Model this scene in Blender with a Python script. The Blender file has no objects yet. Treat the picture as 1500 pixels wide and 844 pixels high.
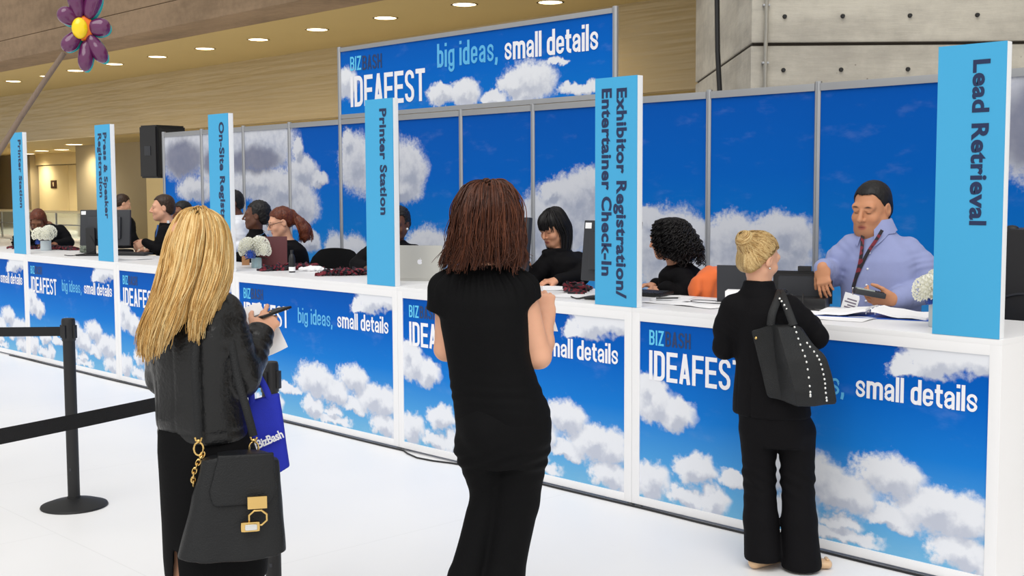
import bpy, bmesh, math, random
import numpy as np
from mathutils import Vector, Matrix

SC = bpy.context.scene
COL = SC.collection
random.seed(7)
RNG = np.random.default_rng(11)

# ------------------------------------------------------------------ camera
YAW, PITCH, ROLL = -0.8125, -0.0800, -0.0043
CAM = Vector((2.2460, -4.9025, 1.6934))
fw = Vector((math.sin(YAW) * math.cos(PITCH), math.cos(YAW) * math.cos(PITCH), math.sin(PITCH)))
r0 = Vector((math.cos(YAW), -math.sin(YAW), 0))
u0 = r0.cross(fw)
rr = r0 * math.cos(ROLL) + u0 * math.sin(ROLL)
uu = -r0 * math.sin(ROLL) + u0 * math.cos(ROLL)
cam_d = bpy.data.cameras.new('camera')
cam_d.sensor_width = 36.0
cam_d.lens = 1795.86 / 1500 * 36
cam_d.clip_end = 300
cam = bpy.data.objects.new('camera', cam_d)
COL.objects.link(cam)
m = Matrix((rr, uu, -fw)).transposed().to_4x4()
m.translation = CAM
cam.matrix_world = m
SC.camera = cam

# ------------------------------------------------------------------ light
SC.view_settings.view_transform = 'Standard'
SC.view_settings.look = 'None'
SC.view_settings.gamma = 1.0
SC.view_settings.use_curve_mapping = False
SC.view_settings.exposure = 0.0
world = bpy.data.worlds.new('hall_daylight')
SC.world = world
world.use_nodes = True
wn = world.node_tree
bg = wn.nodes['Background']
bg.inputs[0].default_value = (1.0, 0.982, 0.935, 1)
bg.inputs[1].default_value = 1.0
# the hall's glass wall lies to the right and behind the viewer: the daylight is stronger from there
_tc = wn.nodes.new('ShaderNodeTexCoord')
_dp = wn.nodes.new('ShaderNodeVectorMath'); _dp.operation = 'DOT_PRODUCT'
_dp.inputs[1].default_value = Vector((0.70, -0.45, 0.55)).normalized()
wn.links.new(_tc.outputs['Generated'], _dp.inputs[0])
_mr = wn.nodes.new('ShaderNodeMapRange'); _mr.interpolation_type = 'SMOOTHSTEP'
_mr.inputs[1].default_value = -0.8; _mr.inputs[2].default_value = 0.9
_mr.inputs[3].default_value = 0.37; _mr.inputs[4].default_value = 0.94
wn.links.new(_dp.outputs['Value'], _mr.inputs[0]); wn.links.new(_mr.outputs[0], bg.inputs[1])
sun_d = bpy.data.lights.new('skylight', 'SUN')
sun_d.energy = 1.52
sun_d.angle = math.radians(50)
sun_d.color = (1.0, 0.985, 0.96)
sun = bpy.data.objects.new('skylight', sun_d)
COL.objects.link(sun)
sun.rotation_euler = Vector((-0.34, 0.50, -0.80)).to_track_quat('-Z', 'Y').to_euler()
sun.location = (0, -8, 9)

# ------------------------------------------------------------------ helpers
def lin(c):
    f = lambda v: v / 12.92 if v <= 0.04045 else ((v + 0.055) / 1.055) ** 2.4
    return tuple(f(v / 255.0) for v in c) + (1.0,)

MATS = {}
class NT:
    """small wrapper for building node trees"""
    def __init__(s, name):
        s.m = bpy.data.materials.new(name); s.m.use_nodes = True
        s.t = s.m.node_tree; s.t.nodes.clear()
        s.out = s.t.nodes.new('ShaderNodeOutputMaterial')
        s.b = s.t.nodes.new('ShaderNodeBsdfPrincipled')
        s.t.links.new(s.b.outputs[0], s.out.inputs[0])
    def n(s, typ, **kw):
        nd = s.t.nodes.new(typ)
        for k, v in kw.items():
            setattr(nd, k, v)
        return nd
    def l(s, a, b):
        s.t.links.new(a, b)
    def val(s, sock, v):
        if hasattr(v, 'links') or hasattr(v, 'is_linked'):
            s.l(v, sock)
        else:
            sock.default_value = v
    def math(s, op, a, b=None, c=None, clamp=False):
        nd = s.n('ShaderNodeMath', operation=op, use_clamp=clamp)
        s.val(nd.inputs[0], a)
        if b is not None: s.val(nd.inputs[1], b)
        if c is not None: s.val(nd.inputs[2], c)
        return nd.outputs[0]
    def vmath(s, op, a, b=None, out=0):
        nd = s.n('ShaderNodeVectorMath', operation=op)
        s.val(nd.inputs[0], a)
        if b is not None: s.val(nd.inputs[1], b)
        return nd.outputs[out]
    def mix(s, f, a, b):
        nd = s.n('ShaderNodeMix', data_type='RGBA')
        s.val(nd.inputs[0], f); s.val(nd.inputs[6], a); s.val(nd.inputs[7], b)
        return nd.outputs[2]
    def noise(s, vec, scale, detail=3, rough=0.55, color=False, dim='3D'):
        nd = s.n('ShaderNodeTexNoise', noise_dimensions=dim)
        if vec is not None: s.l(vec, nd.inputs['Vector'])
        nd.inputs['Scale'].default_value = scale
        nd.inputs['Detail'].default_value = detail
        nd.inputs['Roughness'].default_value = rough
        return nd.outputs[1] if color else nd.outputs[0]
    def ramp(s, f, lo, hi, a=0.0, b=1.0, smooth=True):
        nd = s.n('ShaderNodeMapRange', interpolation_type='SMOOTHSTEP' if smooth else 'LINEAR')
        s.val(nd.inputs[0], f)
        nd.inputs[1].default_value = lo; nd.inputs[2].default_value = hi
        nd.inputs[3].default_value = a; nd.inputs[4].default_value = b
        return nd.outputs[0]
    def bump(s, h, strength, dist=0.01):
        nd = s.n('ShaderNodeBump')
        nd.inputs['Strength'].default_value = strength
        nd.inputs['Distance'].default_value = dist
        s.l(h, nd.inputs['Height'])
        s.l(nd.outputs[0], s.b.inputs['Normal'])
    def coords(s, which='Object'):
        return s.n('ShaderNodeTexCoord').outputs[which]
    def set(s, **kw):
        for k, v in kw.items():
            s.val(s.b.inputs[k.replace('_', ' ')], v)
        return s.m

def mat(name, rgb, rough=0.5, metal=0.0, vary=0.08, scale=20, bump=0.0, bscale=60, spec=0.5, sheen=0.0, coat=0.0, emit=None, estr=0.0, stretch=None):
    """plain procedural material: colour with a little noise variation and bump"""
    t = NT(name); MATS[name] = t.m
    co = t.coords()
    if stretch:
        co = t.vmath('MULTIPLY', co, stretch)
    c = lin(rgb)
    n = t.noise(co, scale, 4)
    d = tuple(v * (1 - vary) for v in c[:3]) + (1,)
    e = tuple(min(1, v * (1 + vary)) for v in c[:3]) + (1,)
    t.set(Base_Color=t.mix(n, d, e), Roughness=rough, Metallic=metal)
    t.b.inputs['Specular IOR Level'].default_value = spec
    if sheen:
        t.b.inputs['Sheen Weight'].default_value = sheen
    if coat:
        t.b.inputs['Coat Weight'].default_value = coat
    if bump:
        t.bump(t.noise(co, bscale, 4), bump)
    if emit:
        t.b.inputs['Emission Color'].default_value = lin(emit)
        t.b.inputs['Emission Strength'].default_value = estr
    return t.m

def link_mesh(name, verts, faces, material, parent=None, smooth=False, uvs=None):
    me = bpy.data.meshes.new(name)
    me.from_pydata([tuple(map(float, v)) for v in verts], [], [tuple(int(i) for i in f) for f in faces])
    me.update()
    if smooth:
        me.polygons.foreach_set('use_smooth', np.ones(len(me.polygons), bool))
    o = bpy.data.objects.new(name, me)
    if material: me.materials.append(material)
    COL.objects.link(o)
    if parent: o.parent = parent
    return o

def tag(o, label=None, cat=None, group=None, kind=None):
    if label: o['label'] = label
    if cat: o['category'] = cat
    if group: o['group'] = group
    if kind: o['kind'] = kind
    return o

def thing(name, label, cat, loc=(0, 0, 0), rz=0.0, group=None):
    o = bpy.data.objects.new(name, None)
    o.empty_display_size = 0.1
    COL.objects.link(o)
    o.location = loc; o.rotation_euler = (0, 0, rz)
    return tag(o, label, cat, group)

class MB:
    """collects shapes, then links them as one mesh"""
    def __init__(s):
        s.bm = bmesh.new()
    def box(s, lo, hi, bevel=0.0, rot=None, at=None):
        b = bmesh.new()
        bmesh.ops.create_cube(b, size=1)
        lo, hi = Vector(lo), Vector(hi)
        c, d = (lo + hi) / 2, hi - lo
        for v in b.verts:
            v.co = Vector((v.co.x * d.x, v.co.y * d.y, v.co.z * d.z)) + c
        if bevel > 0:
            bmesh.ops.bevel(b, geom=list(b.edges), offset=bevel, segments=2, affect='EDGES', profile=0.7)
        s._add(b, rot, at); return s
    def _add(s, b, rot=None, at=None):
        if rot is not None: bmesh.ops.transform(b, matrix=rot.to_4x4(), verts=b.verts)
        if at is not None: bmesh.ops.translate(b, vec=Vector(at), verts=b.verts)
        me = bpy.data.meshes.new('tmp'); b.to_mesh(me); b.free()
        s.bm.from_mesh(me); bpy.data.meshes.remove(me)
    def lathe(s, prof, seg=32, at=(0, 0, 0), rot=None, cap=True):
        b = bmesh.new(); rings = []
        for (r, z) in prof:
            rings.append([b.verts.new((r * math.cos(2 * math.pi * i / seg), r * math.sin(2 * math.pi * i / seg), z)) for i in range(seg)])
        for a, c in zip(rings, rings[1:]):
            for i in range(seg):
                j = (i + 1) % seg
                b.faces.new((a[i], a[j], c[j], c[i]))
        if cap:
            b.faces.new(list(reversed(rings[0]))); b.faces.new(rings[-1])
        s._add(b, rot, at); return s
    def tube(s, pts, r, seg=10, closed=False, flat=1.0, up=None):
        P = [Vector(p) for p in pts]; n = len(P)
        rad = r if isinstance(r, (list, tuple)) else [r] * n
        b = bmesh.new(); rings = []; prev = None
        for i in range(n):
            if closed: t = (P[(i + 1) % n] - P[i - 1])
            else: t = (P[min(i + 1, n - 1)] - P[max(i - 1, 0)])
            t.normalize()
            if prev is None:
                ref = Vector(up) if up else (Vector((0, 0, 1)) if abs(t.z) < 0.9 else Vector((1, 0, 0)))
                a = (ref - t * ref.dot(t)).normalized()
            else:
                a = (prev - t * prev.dot(t)).normalized()
            prev = a; c = t.cross(a)
            rings.append([b.verts.new(P[i] + (a * math.cos(2 * math.pi * k / seg) + c * math.sin(2 * math.pi * k / seg) * flat) * rad[i]) for k in range(seg)])
        m = n if closed else n - 1
        for i in range(m):
            A, B = rings[i], rings[(i + 1) % n]
            for k in range(seg):
                j = (k + 1) % seg
                b.faces.new((A[k], A[j], B[j], B[k]))
        if not closed:
            b.faces.new(list(reversed(rings[0]))); b.faces.new(rings[-1])
        s._add(b); return s
    def prism(s, poly, y0, y1, bevel=0):
        """polygon in x,z extruded along y"""
        b = bmesh.new()
        A = [b.verts.new((x, y0, z)) for x, z in poly]; B = [b.verts.new((x, y1, z)) for x, z in poly]
        b.faces.new(A); b.faces.new(list(reversed(B)))
        for i in range(len(A)):
            j = (i + 1) % len(A)
            b.faces.new((A[j], A[i], B[i], B[j]))
        bmesh.ops.recalc_face_normals(b, faces=b.faces)
        if bevel: bmesh.ops.bevel(b, geom=list(b.edges), offset=bevel, segments=2, affect='EDGES')
        s._add(b); return s
    def ball(s, c, r, seg=16, rot=None):
        b = bmesh.new(); bmesh.ops.create_uvsphere(b, u_segments=seg, v_segments=max(6, seg // 2), radius=1)
        rv = r if isinstance(r, (tuple, list)) else (r, r, r)
        for v in b.verts: v.co = Vector((v.co.x * rv[0], v.co.y * rv[1], v.co.z * rv[2]))
        s._add(b, rot, c); return s
    def sheet(s, grid):
        """grid: rows of points"""
        b = bmesh.new()
        V = [[b.verts.new(p) for p in row] for row in grid]
        for i in range(len(V) - 1):
            for j in range(len(V[0]) - 1):
                b.faces.new((V[i][j], V[i][j + 1], V[i + 1][j + 1], V[i + 1][j]))
        s._add(b); return s
    def build(s, name, material, parent=None, smooth=None, angle=35, solid=0):
        if solid:
            bmesh.ops.solidify(s.bm, geom=list(s.bm.faces), thickness=solid)
        me = bpy.data.meshes.new(name)
        bmesh.ops.recalc_face_normals(s.bm, faces=s.bm.faces) if not solid else None
        s.bm.to_mesh(me); s.bm.free()
        if smooth is not False:
            me.polygons.foreach_set('use_smooth', np.ones(len(me.polygons), bool))
            me.set_sharp_from_angle(angle=math.radians(angle))
        o = bpy.data.objects.new(name, me)
        if material: me.materials.append(material)
        COL.objects.link(o)
        if parent: o.parent = parent
        return o

def dup(o, parent=None):
    c = o.copy(); COL.objects.link(c); c.parent = parent
    for ch in list(o.children): dup(ch, c)
    return c

# ------------------------------------------------------------------ lettering
def arc(cx, cy, rx, ry, a0, a1, n=7):
    return [(cx + rx * math.cos(math.radians(a0 + (a1 - a0) * i / n)), cy + ry * math.sin(math.radians(a0 + (a1 - a0) * i / n))) for i in range(n + 1)]

def glyph(ch, W, s, X):
    """strokes of a condensed gothic letter; cap height 1; s stroke width in both directions; returns (polylines, advance width)"""
    h = s / 2; l, r = h, W - h; R = min((r - l) / 2, 0.16); c = (l + r) / 2
    def bowl(y0, y1):   # rounded rectangle loop
        return arc(r - R, y0 + R, R, R, -90, 0) + arc(r - R, y1 - R, R, R, 0, 90) + arc(l + R, y1 - R, R, R, 90, 180) + arc(l + R, y0 + R, R, R, 180, 270)[:-1]
    def S(H):
        k = 0.27 * H; m = H / 2
        return [[(r, H - k)] + arc(r - R, H - h - R, R, R, 0, 90) + arc(l + R, H - h - R, R, R, 90, 180) + [(l, m + .17 * H), (l + .12 * W, m + .07 * H), (r - .12 * W, m - .07 * H), (r, m - .17 * H)] + arc(r - R, h + R, R, R, 0, -90) + arc(l + R, h + R, R, R, 270, 180) + [(l, k)]]
    if ch == 'I': return [[(h, 0), (h, 1)]], s
    if ch == 'l': return [[(h, 0), (h, 1)]], s
    if ch == 'i': return [[(h, 0), (h, X)], [(h, 1 - s * .95), (h, 1)]], s
    if ch == 'D': return [[(l, h)] + arc(r - R, h + R, R, R, -90, 0) + arc(r - R, 1 - h - R, R, R, 0, 90) + [(l, 1 - h), 'c']], W
    if ch == 'B': return [[(l, h)] + arc(r - R, h + R, R, R, -90, 0) + arc(r - R, .52 - R, R, R, 0, 90) + [(l, .52), 'c'], [(l, .52)] + arc(r - R * 1.05, .52 + R, R, R, -90, 0) + arc(r - R * 1.05, 1 - h - R, R, R, 0, 90) + [(l, 1 - h), 'c']], W
    if ch == 'E': return [[(W, 1 - h), (l, 1 - h), (l, h), (W, h)], [(l, .51), (W * .93, .51)]], W
    if ch == 'F': return [[(W, 1 - h), (l, 1 - h), (l, 0)], [(l, .49), (W * .93, .49)]], W
    if ch == 'A': return [[(l, 0), (c, 1)], [(r, 0), (c, 1)], [(l + .14 * W, .26), (r - .14 * W, .26)]], W
    if ch == 'S': return S(1.0), W
    if ch == 's': return S(X), W
    if ch == 'T': return [[(0, 1 - h), (W, 1 - h)], [(W / 2, 0), (W / 2, 1)]], W
    if ch == 'Z': return [[(0, 1 - h), (W - h * 1.1, 1 - h), (h * 1.1, h), (W, h)]], W
    if ch == 'H': return [[(l, 0), (l, 1)], [(r, 0), (r, 1)], [(l, .5), (r, .5)]], W
    if ch == 'b': return [[(l, 0), (l, 1)], bowl(h, X - h) + ['c']], W
    if ch == 'd': return [[(r, 0), (r, 1)], bowl(h, X - h) + ['c']], W
    if ch == 'g': return [bowl(h, X - h) + ['c'], [(r, X), (r, -.24 + h + R)] + arc(r - R, -.24 + h + R, R, R, 0, -90) + arc(l + R, -.24 + h + R, R, R, 270, 180) + [(l, -.1)]], W
    if ch == 'e': return [[(l, X * .5), (r, X * .5)] + arc(r - R, X - h - R, R, R, 0, 90) + arc(l + R, X - h - R, R, R, 90, 180) + arc(l + R, h + R, R, R, 180, 270) + arc(r - R, h + R, R, R, -90, 0) + [(r, X * .32)]], W
    if ch == 'a': return [[(l, X * .70)] + arc(l + R, X - h - R, R, R, 180, 90) + arc(r - R, X - h - R, R, R, 90, 0) + [(r, 0)], [(r, X * .60), (l + R, X * .52)] + arc(l + R, X * .52 - R, R, R, 90, 180) + arc(l + R, h + R, R, R, 180, 270) + [(c, h), (r, h * 2.2)]], W
    if ch == 't':
        w = W * .72
        return [[(w * .42, .9), (w * .42, h + R)] + arc(w * .42 + R, h + R, R, R, 180, 270) + [(w, h)], [(0, X - h), (w, X - h)]], w
    if ch == 'm':
        W2 = W * 1.62; m1 = W2 / 2; r2 = W2 - h; q = min((m1 - l) / 2, .16)
        return [[(l, 0), (l, X)], [(l, X - h - q)] + arc(l + q, X - h - q, q, q, 180, 90) + arc(m1 - q, X - h - q, q, q, 90, 0) + [(m1, 0)], [(m1, X - h - q)] + arc(m1 + q, X - h - q, q, q, 180, 90) + arc(r2 - q, X - h - q, q, q, 90, 0) + [(r2, 0)]], W2
    if ch == ',': return [[(h, s * 1.05), (h, 0)], [(h, .02), (h * .4, -.15)]], s
    if ch == '#': return [[(.3 * W, 0), (.4 * W, 1)], [(.65 * W, 0), (.75 * W, 1)], [(0, .35), (W, .35)], [(0, .66), (W, .66)]], W
    return [], W * .6

def ribbon(pts, s, V, F, tr):
    closed = pts[-1] == 'c'
    if closed: pts = pts[:-1]
    P = [Vector((p[0], p[1])) for p in pts]
    Q = [P[0]]
    for p in P[1:]:
        if (p - Q[-1]).length > 1e-5: Q.append(p)
    if closed and (Q[0] - Q[-1]).length < 1e-5: Q.pop()
    P = Q; n = len(P); base = len(V)
    for i in range(n):
        a = P[i] - P[i - 1] if (i > 0 or closed) else P[1] - P[0]
        b = P[(i + 1) % n] - P[i] if (i < n - 1 or closed) else P[i] - P[i - 1]
        a.normalize(); b.normalize()
        t = a + b
        if t.length < 1e-4: t = a
        t.normalize(); nn = Vector((-t.y, t.x))
        k = min(2.2, 1 / max(.3, nn.dot(Vector((-a.y, a.x)))))
        for sg in (1, -1):
            q = P[i] + nn * (sg * s / 2 * k)
            w_ = tr(q.x, q.y); V.append((w_[0], w_[1] - .00003 * i, w_[2]))
    for i in range(n if closed else n - 1):
        j = (i + 1) % n
        F.append((base + 2 * i, base + 2 * i + 1, base + 2 * j + 1, base + 2 * j))

def stroke_text(text, x0, x1, z0, H, s, W, X, gap, y, space=None):
    """condensed lettering from x0 to x1 on baseline z0, cap height H. s, W, X, gap in cap heights. returns verts, faces in the plane y"""
    items, pen = [], 0.0
    for ch in text:
        if ch == ' ':
            pen += space if space else W * .55; continue
        g, adv = glyph(ch, W, s, X)
        items.append((g, pen, s * {'s': .78, 'S': .92, 'e': .86, 'a': .84, 'g': .86}.get(ch, 1.0))); pen += adv + gap
    pen -= gap
    k = (x1 - x0) / pen
    V, F = [], []
    for g, px, sw in items:
        for pl in g:
            dy = .00013 * (g.index(pl) % 4)
            ribbon(pl, sw, V, F, lambda gx, gy, px=px, dy=dy: (x0 + (px + gx) * k, y - dy, z0 + gy * H))
    return V, F

def fit_text(text, x0, x1, z0, H, stroke, wfrac, xh, y, gapf=.5):
    """choose letter width so that the strokes stay `stroke` metres wide"""
    s = stroke / H
    lo, hi = s * 1.4, 1.2
    def total(W):
        pen = 0
        for ch in text:
            if ch == ' ': pen += W * .55
            else: pen += glyph(ch, W, s, xh)[1] + s * gapf
        return (pen - s * gapf) * H
    for _ in range(40):
        mid = (lo + hi) / 2
        if total(mid) < x1 - x0: lo = mid
        else: hi = mid
    return stroke_text(text, x0, x1, z0, H, s, lo, xh, s * gapf, y)

def font_mesh(text, size, bold=0.0, spacing=1.0, xscale=1.0):
    cu = bpy.data.curves.new('lettering', 'FONT')
    cu.body = text; cu.size = size; cu.offset = bold; cu.space_character = spacing
    cu.resolution_u = 4
    o = bpy.data.objects.new('lettering', cu); COL.objects.link(o)
    dg = bpy.context.evaluated_depsgraph_get()
    me = bpy.data.meshes.new_from_object(o.evaluated_get(dg))
    co = np.empty(len(me.vertices) * 3, np.float32); me.vertices.foreach_get('co', co)
    fa = [tuple(p.vertices) for p in me.polygons]
    bpy.data.objects.remove(o); bpy.data.curves.remove(cu); bpy.data.meshes.remove(me)
    co = co.reshape(-1, 3); co[:, 0] *= xscale
    return co[:, :2], fa

# ------------------------------------------------------------------ printed skies
def cloud_material(name, blobs, zlo, zhi, ramp, grey=(), warp=0.09, shade_amt=.55, white=(228, 231, 238)):
    t = NT(name); MATS[name] = t.m
    uv = t.n('ShaderNodeUVMap').outputs[0]
    n1 = t.noise(uv, 5.5, 3, color=True); n2 = t.noise(uv, 17, 4, .55, color=True)
    w = t.vmath('SCALE', t.vmath('SUBTRACT', n1, (.5, .5, .5)), None)
    t.t.nodes[-1].inputs['Scale'].default_value = warp * 1.6
    w2 = t.vmath('SCALE', t.vmath('SUBTRACT', n2, (.5, .5, .5)), None)
    t.t.nodes[-1].inputs['Scale'].default_value = warp
    base = t.vmath('ADD', uv, t.vmath('ADD', w, w2))
    def density(vec, bl):
        cur = None
        for (x, z, rx, rz) in bl:
            q = t.vmath('MULTIPLY', t.vmath('SUBTRACT', vec, (x, z, 0)), (1 / rx, 1 / rz, 0))
            L = t.vmath('LENGTH', q, out=1)
            cur = L if cur is None else t.math('SMOOTH_MIN', cur, L, .35)
        return t.math('SUBTRACT', 1.25, cur)
    d = density(base, blobs)
    up = t.vmath('ADD', base, (-.02, .055, 0))
    du = density(up, blobs)
    fine = t.noise(uv, 34, 6, .65)
    a = t.ramp(t.math('ADD', d, t.math('MULTIPLY', t.math('SUBTRACT', fine, .5), .6)), -.06, .42)
    sep = t.n('ShaderNodeSeparateXYZ'); t.l(uv, sep.inputs[0])
    f = t.ramp(sep.outputs[1], zlo, zhi, smooth=False)
    cr = t.n('ShaderNodeValToRGB')
    t.l(f, cr.inputs[0])
    el = cr.color_ramp.elements
    el[0].position = ramp[0][0]; el[0].color = lin(ramp[0][1])
    el[1].position = ramp[-1][0]; el[1].color = lin(ramp[-1][1])
    for p, c in ramp[1:-1]:
        e = el.new(p); e.color = lin(c)
    sh = t.ramp(t.math('ADD', t.math('SUBTRACT', du, t.math('MULTIPLY', d, .55)), t.math('MULTIPLY', t.math('SUBTRACT', t.noise(uv, 12, 5, .6), .5), .9)), -.05, .75)
    cl = t.mix(t.math('MULTIPLY', sh, shade_amt), lin(white), lin((146, 156, 182)))
    if grey:
        g = t.ramp(density(t.vmath('ADD', uv, w), grey), .0, .6)
        cl = t.mix(t.math('MULTIPLY', g, .8), cl, lin((110, 114, 138)))
    thin = t.math('MULTIPLY', t.ramp(t.noise(t.vmath('MULTIPLY', uv, (1, 2.2, 1)), 3.2, 5, .6), .55, .8), .07)
    a2 = t.math('MAXIMUM', a, thin)
    t.set(Base_Color=t.mix(a2, cr.outputs[0], cl), Roughness=.6)
    t.b.inputs['Specular IOR Level'].default_value = .08
    return t.m

def uv_panel(name, x0, x1, z0, z1, y, material, parent, u0=None, v0=None, nx=1, off=(0, 0)):
    """printed panel in the plane y facing -y; uv = metres from u0,v0"""
    V = [(x0, y, z0), (x1, y, z0), (x1, y, z1), (x0, y, z1), (x0, y + .006, z0), (x1, y + .006, z0), (x1, y + .006, z1), (x0, y + .006, z1)]
    F = [(0, 1, 2, 3), (5, 4, 7, 6), (4, 0, 3, 7), (1, 5, 6, 2), (3, 2, 6, 7), (4, 5, 1, 0)]
    o = link_mesh(name, V, F, material, parent)
    uvl = o.data.uv_layers.new(name='print')
    for lp in o.data.loops:
        v = o.data.vertices[lp.vertex_index].co
        uvl.data[lp.index].uv = (v.x - (u0 or 0), v.z - (v0 or 0))
    return o
# ------------------------------------------------------------------ materials
WHITE = mat('white_laminate', (238, 238, 240), .38, vary=.015, scale=3)
ALU = mat('brushed_aluminium', (176, 178, 182), .38, metal=.75, vary=.05, scale=8)
SIGN_BLUE = mat('sky_blue_sign_face', (64, 170, 221), .5, vary=.015, scale=2)
SIGN_WHITE = mat('white_foam_board', (238, 241, 245), .55, vary=.02)
NAVY = mat('navy_ink', (22, 42, 84), .5, vary=.03)
INK_WHITE = mat('white_ink', (240, 240, 246), .5, vary=.01)
INK_CYAN = mat('cyan_ink', (92, 198, 240), .5, vary=.01)
INK_MID = mat('mid_blue_ink', (88, 180, 232), .5, vary=.01)
INK_DARK = mat('dark_blue_ink', (24, 52, 100), .5, vary=.02)
BLACKP = mat('black_plastic', (24, 24, 27), .42, vary=.1, scale=30)
BLACKM = mat('matte_black_metal', (20, 20, 22), .55, vary=.1)
GREYP = mat('charcoal_plastic', (44, 46, 52), .5, vary=.06)
WEBBING = mat('black_webbing', (18, 18, 21), .8, vary=.15, scale=90, bump=.3, bscale=300)
CLOTH = mat('black_cloth', (9, 9, 11), .8, vary=.15, scale=40, bump=.15, bscale=200, spec=.14)
CLOTH2 = mat('black_suit_cloth', (12, 11, 14), .8, vary=.12, scale=50, bump=.12, bscale=260, spec=.14)
LEATHER = mat('black_leather', (17, 18, 20), .30, vary=.2, scale=14, bump=.28, bscale=90, spec=.42)
BAGLEATHER = mat('pebbled_black_leather', (15, 17, 20), .44, vary=.12, scale=40, bump=.35, bscale=260, spec=.36)
GOLD = mat('polished_gold', (226, 190, 120), .2, metal=1.0, vary=.03)
SILVER = mat('polished_silver', (225, 225, 222), .2, metal=1.0, vary=.03)
PAPER = mat('white_paper', (246, 246, 248), .7, vary=.01)
LAPTOP_ALU = mat('silver_laptop_aluminium', (200, 199, 192), .38, metal=.35, vary=.01)
MAROON = mat('maroon_leatherette', (92, 36, 42), .5, vary=.1)
ORANGE = mat('orange_cloth', (236, 112, 48), .75, vary=.1, scale=12, sheen=.2)
LIME = mat('lime_paper', (206, 238, 60), .6, vary=.02)
GLOW = mat('lamp_glow', (255, 244, 220), .5, emit=(255, 236, 196), estr=7.0)

def floor_mat():
    t = NT('white_vinyl_floor'); MATS['floor'] = t.m
    co = t.coords('Object')
    n = t.noise(co, .8, 4); n2 = t.noise(co, 9, 5, .7)
    c = t.mix(n, lin((236, 236, 237)), lin((243, 242, 243)))
    c = t.mix(t.math('MULTIPLY', t.ramp(n2, .66, .75), .10), c, lin((176, 172, 168)))
    br = t.n('ShaderNodeTexBrick'); t.l(t.vmath('MULTIPLY', co, (.41, .41, .41)), br.inputs[0])
    br.inputs['Scale'].default_value = 1; br.inputs['Mortar Size'].default_value = .0015
    br.inputs['Color1'].default_value = br.inputs['Color2'].default_value = (0, 0, 0, 1)
    br.inputs['Mortar'].default_value = (1, 1, 1, 1); br.inputs['Brick Width'].default_value = 1.0; br.inputs['Row Height'].default_value = 1.0
    c = t.mix(t.math('MULTIPLY', br.outputs[0], .10), c, lin((150, 148, 146)))
    t.set(Base_Color=c, Roughness=t.ramp(n, .2, .8, .34, .5))
    t.b.inputs['Specular IOR Level'].default_value = .3
    return t.m

def concrete(name, c1, c2, streak=(1, 1, .25), bump=.25, dots=True):
    t = NT(name); MATS[name] = t.m
    co = t.coords('Object')
    a = t.noise(t.vmath('MULTIPLY', co, streak), 1.1, 6, .6)
    b = t.noise(co, 5, 6, .65)
    c = t.mix(t.ramp(t.math('ADD', t.math('MULTIPLY', a, .65), t.math('MULTIPLY', b, .35)), .32, .68), lin(c1), lin(c2))
    w = t.n('ShaderNodeTexVoronoi'); t.l(co, w.inputs['Vector']); w.inputs['Scale'].default_value = 9
    if dots:
        pits = t.math('MULTIPLY', t.ramp(w.outputs[0], .05, .09, 1, 0), t.ramp(t.noise(co, .9, 2), .55, .7))
        c = t.mix(t.math('MULTIPLY', pits, .7), c, lin((70, 60, 52)))
    t.set(Base_Color=c, Roughness=.85)
    t.bump(t.noise(t.vmath('MULTIPLY', co, streak), 14, 6, .65), bump, .02)
    return t.m

CONC_BEAM = concrete('rough_tan_concrete', (110, 90, 68), (140, 117, 92), (.3, 1, 1.6))
CONC_PIER = concrete('board_marked_concrete', (164, 158, 147), (198, 192, 178), (.35, .35, 2.2))
CONC_SHADE = concrete('tan_concrete', (150, 128, 100), (176, 152, 122), (1, 1, .4))
PLASTER = mat('tan_ceiling_plaster', (176, 154, 100), .8, vary=.04, scale=.6)

def wavy_wall():
    t = NT('tan_rippled_wall'); MATS['wavy'] = t.m
    co = t.coords('Object')
    n = t.noise(co, .35, 3)
    t.set(Base_Color=t.mix(n, lin((168, 149, 112)), lin((184, 166, 128))), Roughness=.30)
    t.b.inputs['Specular IOR Level'].default_value = .45
    w = t.noise(t.vmath('MULTIPLY', co, (.22, 1, 4.2)), 1.6, 2, .5)
    t.bump(w, .5, .06)
    return t.m
WAVY = wavy_wall()
YELLOWWALL = mat('cream_metal_panels', (232, 212, 162), .45, vary=.03, scale=.8)
GREYWALL = mat('grey_tan_plaster', (164, 148, 116), .8, vary=.05, scale=.7)
LIGHTWALL = mat('pale_tan_plaster', (206, 186, 138), .7, vary=.04, scale=.7)
GLASS = NT('railing_glass'); MATS['glass'] = GLASS.m
GLASS.set(Base_Color=(.85, .95, .92, 1), Roughness=.05)
GLASS.b.inputs['Transmission Weight'].default_value = .92
GLASS.b.inputs['IOR'].default_value = 1.45
GLASS = GLASS.m

CB = [(1.729, 0.964, 0.163, 0.077), (1.578, 0.92, 0.093, 0.036), (1.889, 0.965, 0.085, 0.069), (0.156, 0.586, 0.133, 0.104), (0.287, 0.542, 0.118, 0.077), (0.089, 0.647, 0.067, 0.069), (0.114, 0.162, 0.124, 0.096), (0.417, 0.264, 0.136, 0.076), (0.355, 0.118, 0.117, 0.051), (0.543, 0.126, 0.092, 0.067), (0.662, 0.239, 0.079, 0.036), (1.055, 0.356, 0.244, 0.117), (1.266, 0.303, 0.183, 0.077), (0.718, 0.255, 0.144, 0.04), (1.022, 0.165, 0.137, 0.063), (1.263, 0.172, 0.092, 0.039), (1.5, 0.42, 0.156, 0.09), (1.743, 0.3, 0.217, 0.096), (1.52, 0.227, 0.151, 0.045), (1.861, 0.285, 0.106, 0.08), (1.835, 0.143, 0.143, 0.074), (1.951, 0.093, 0.07, 0.058), (1.235, 0.099, 0.238, 0.039)]
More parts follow.
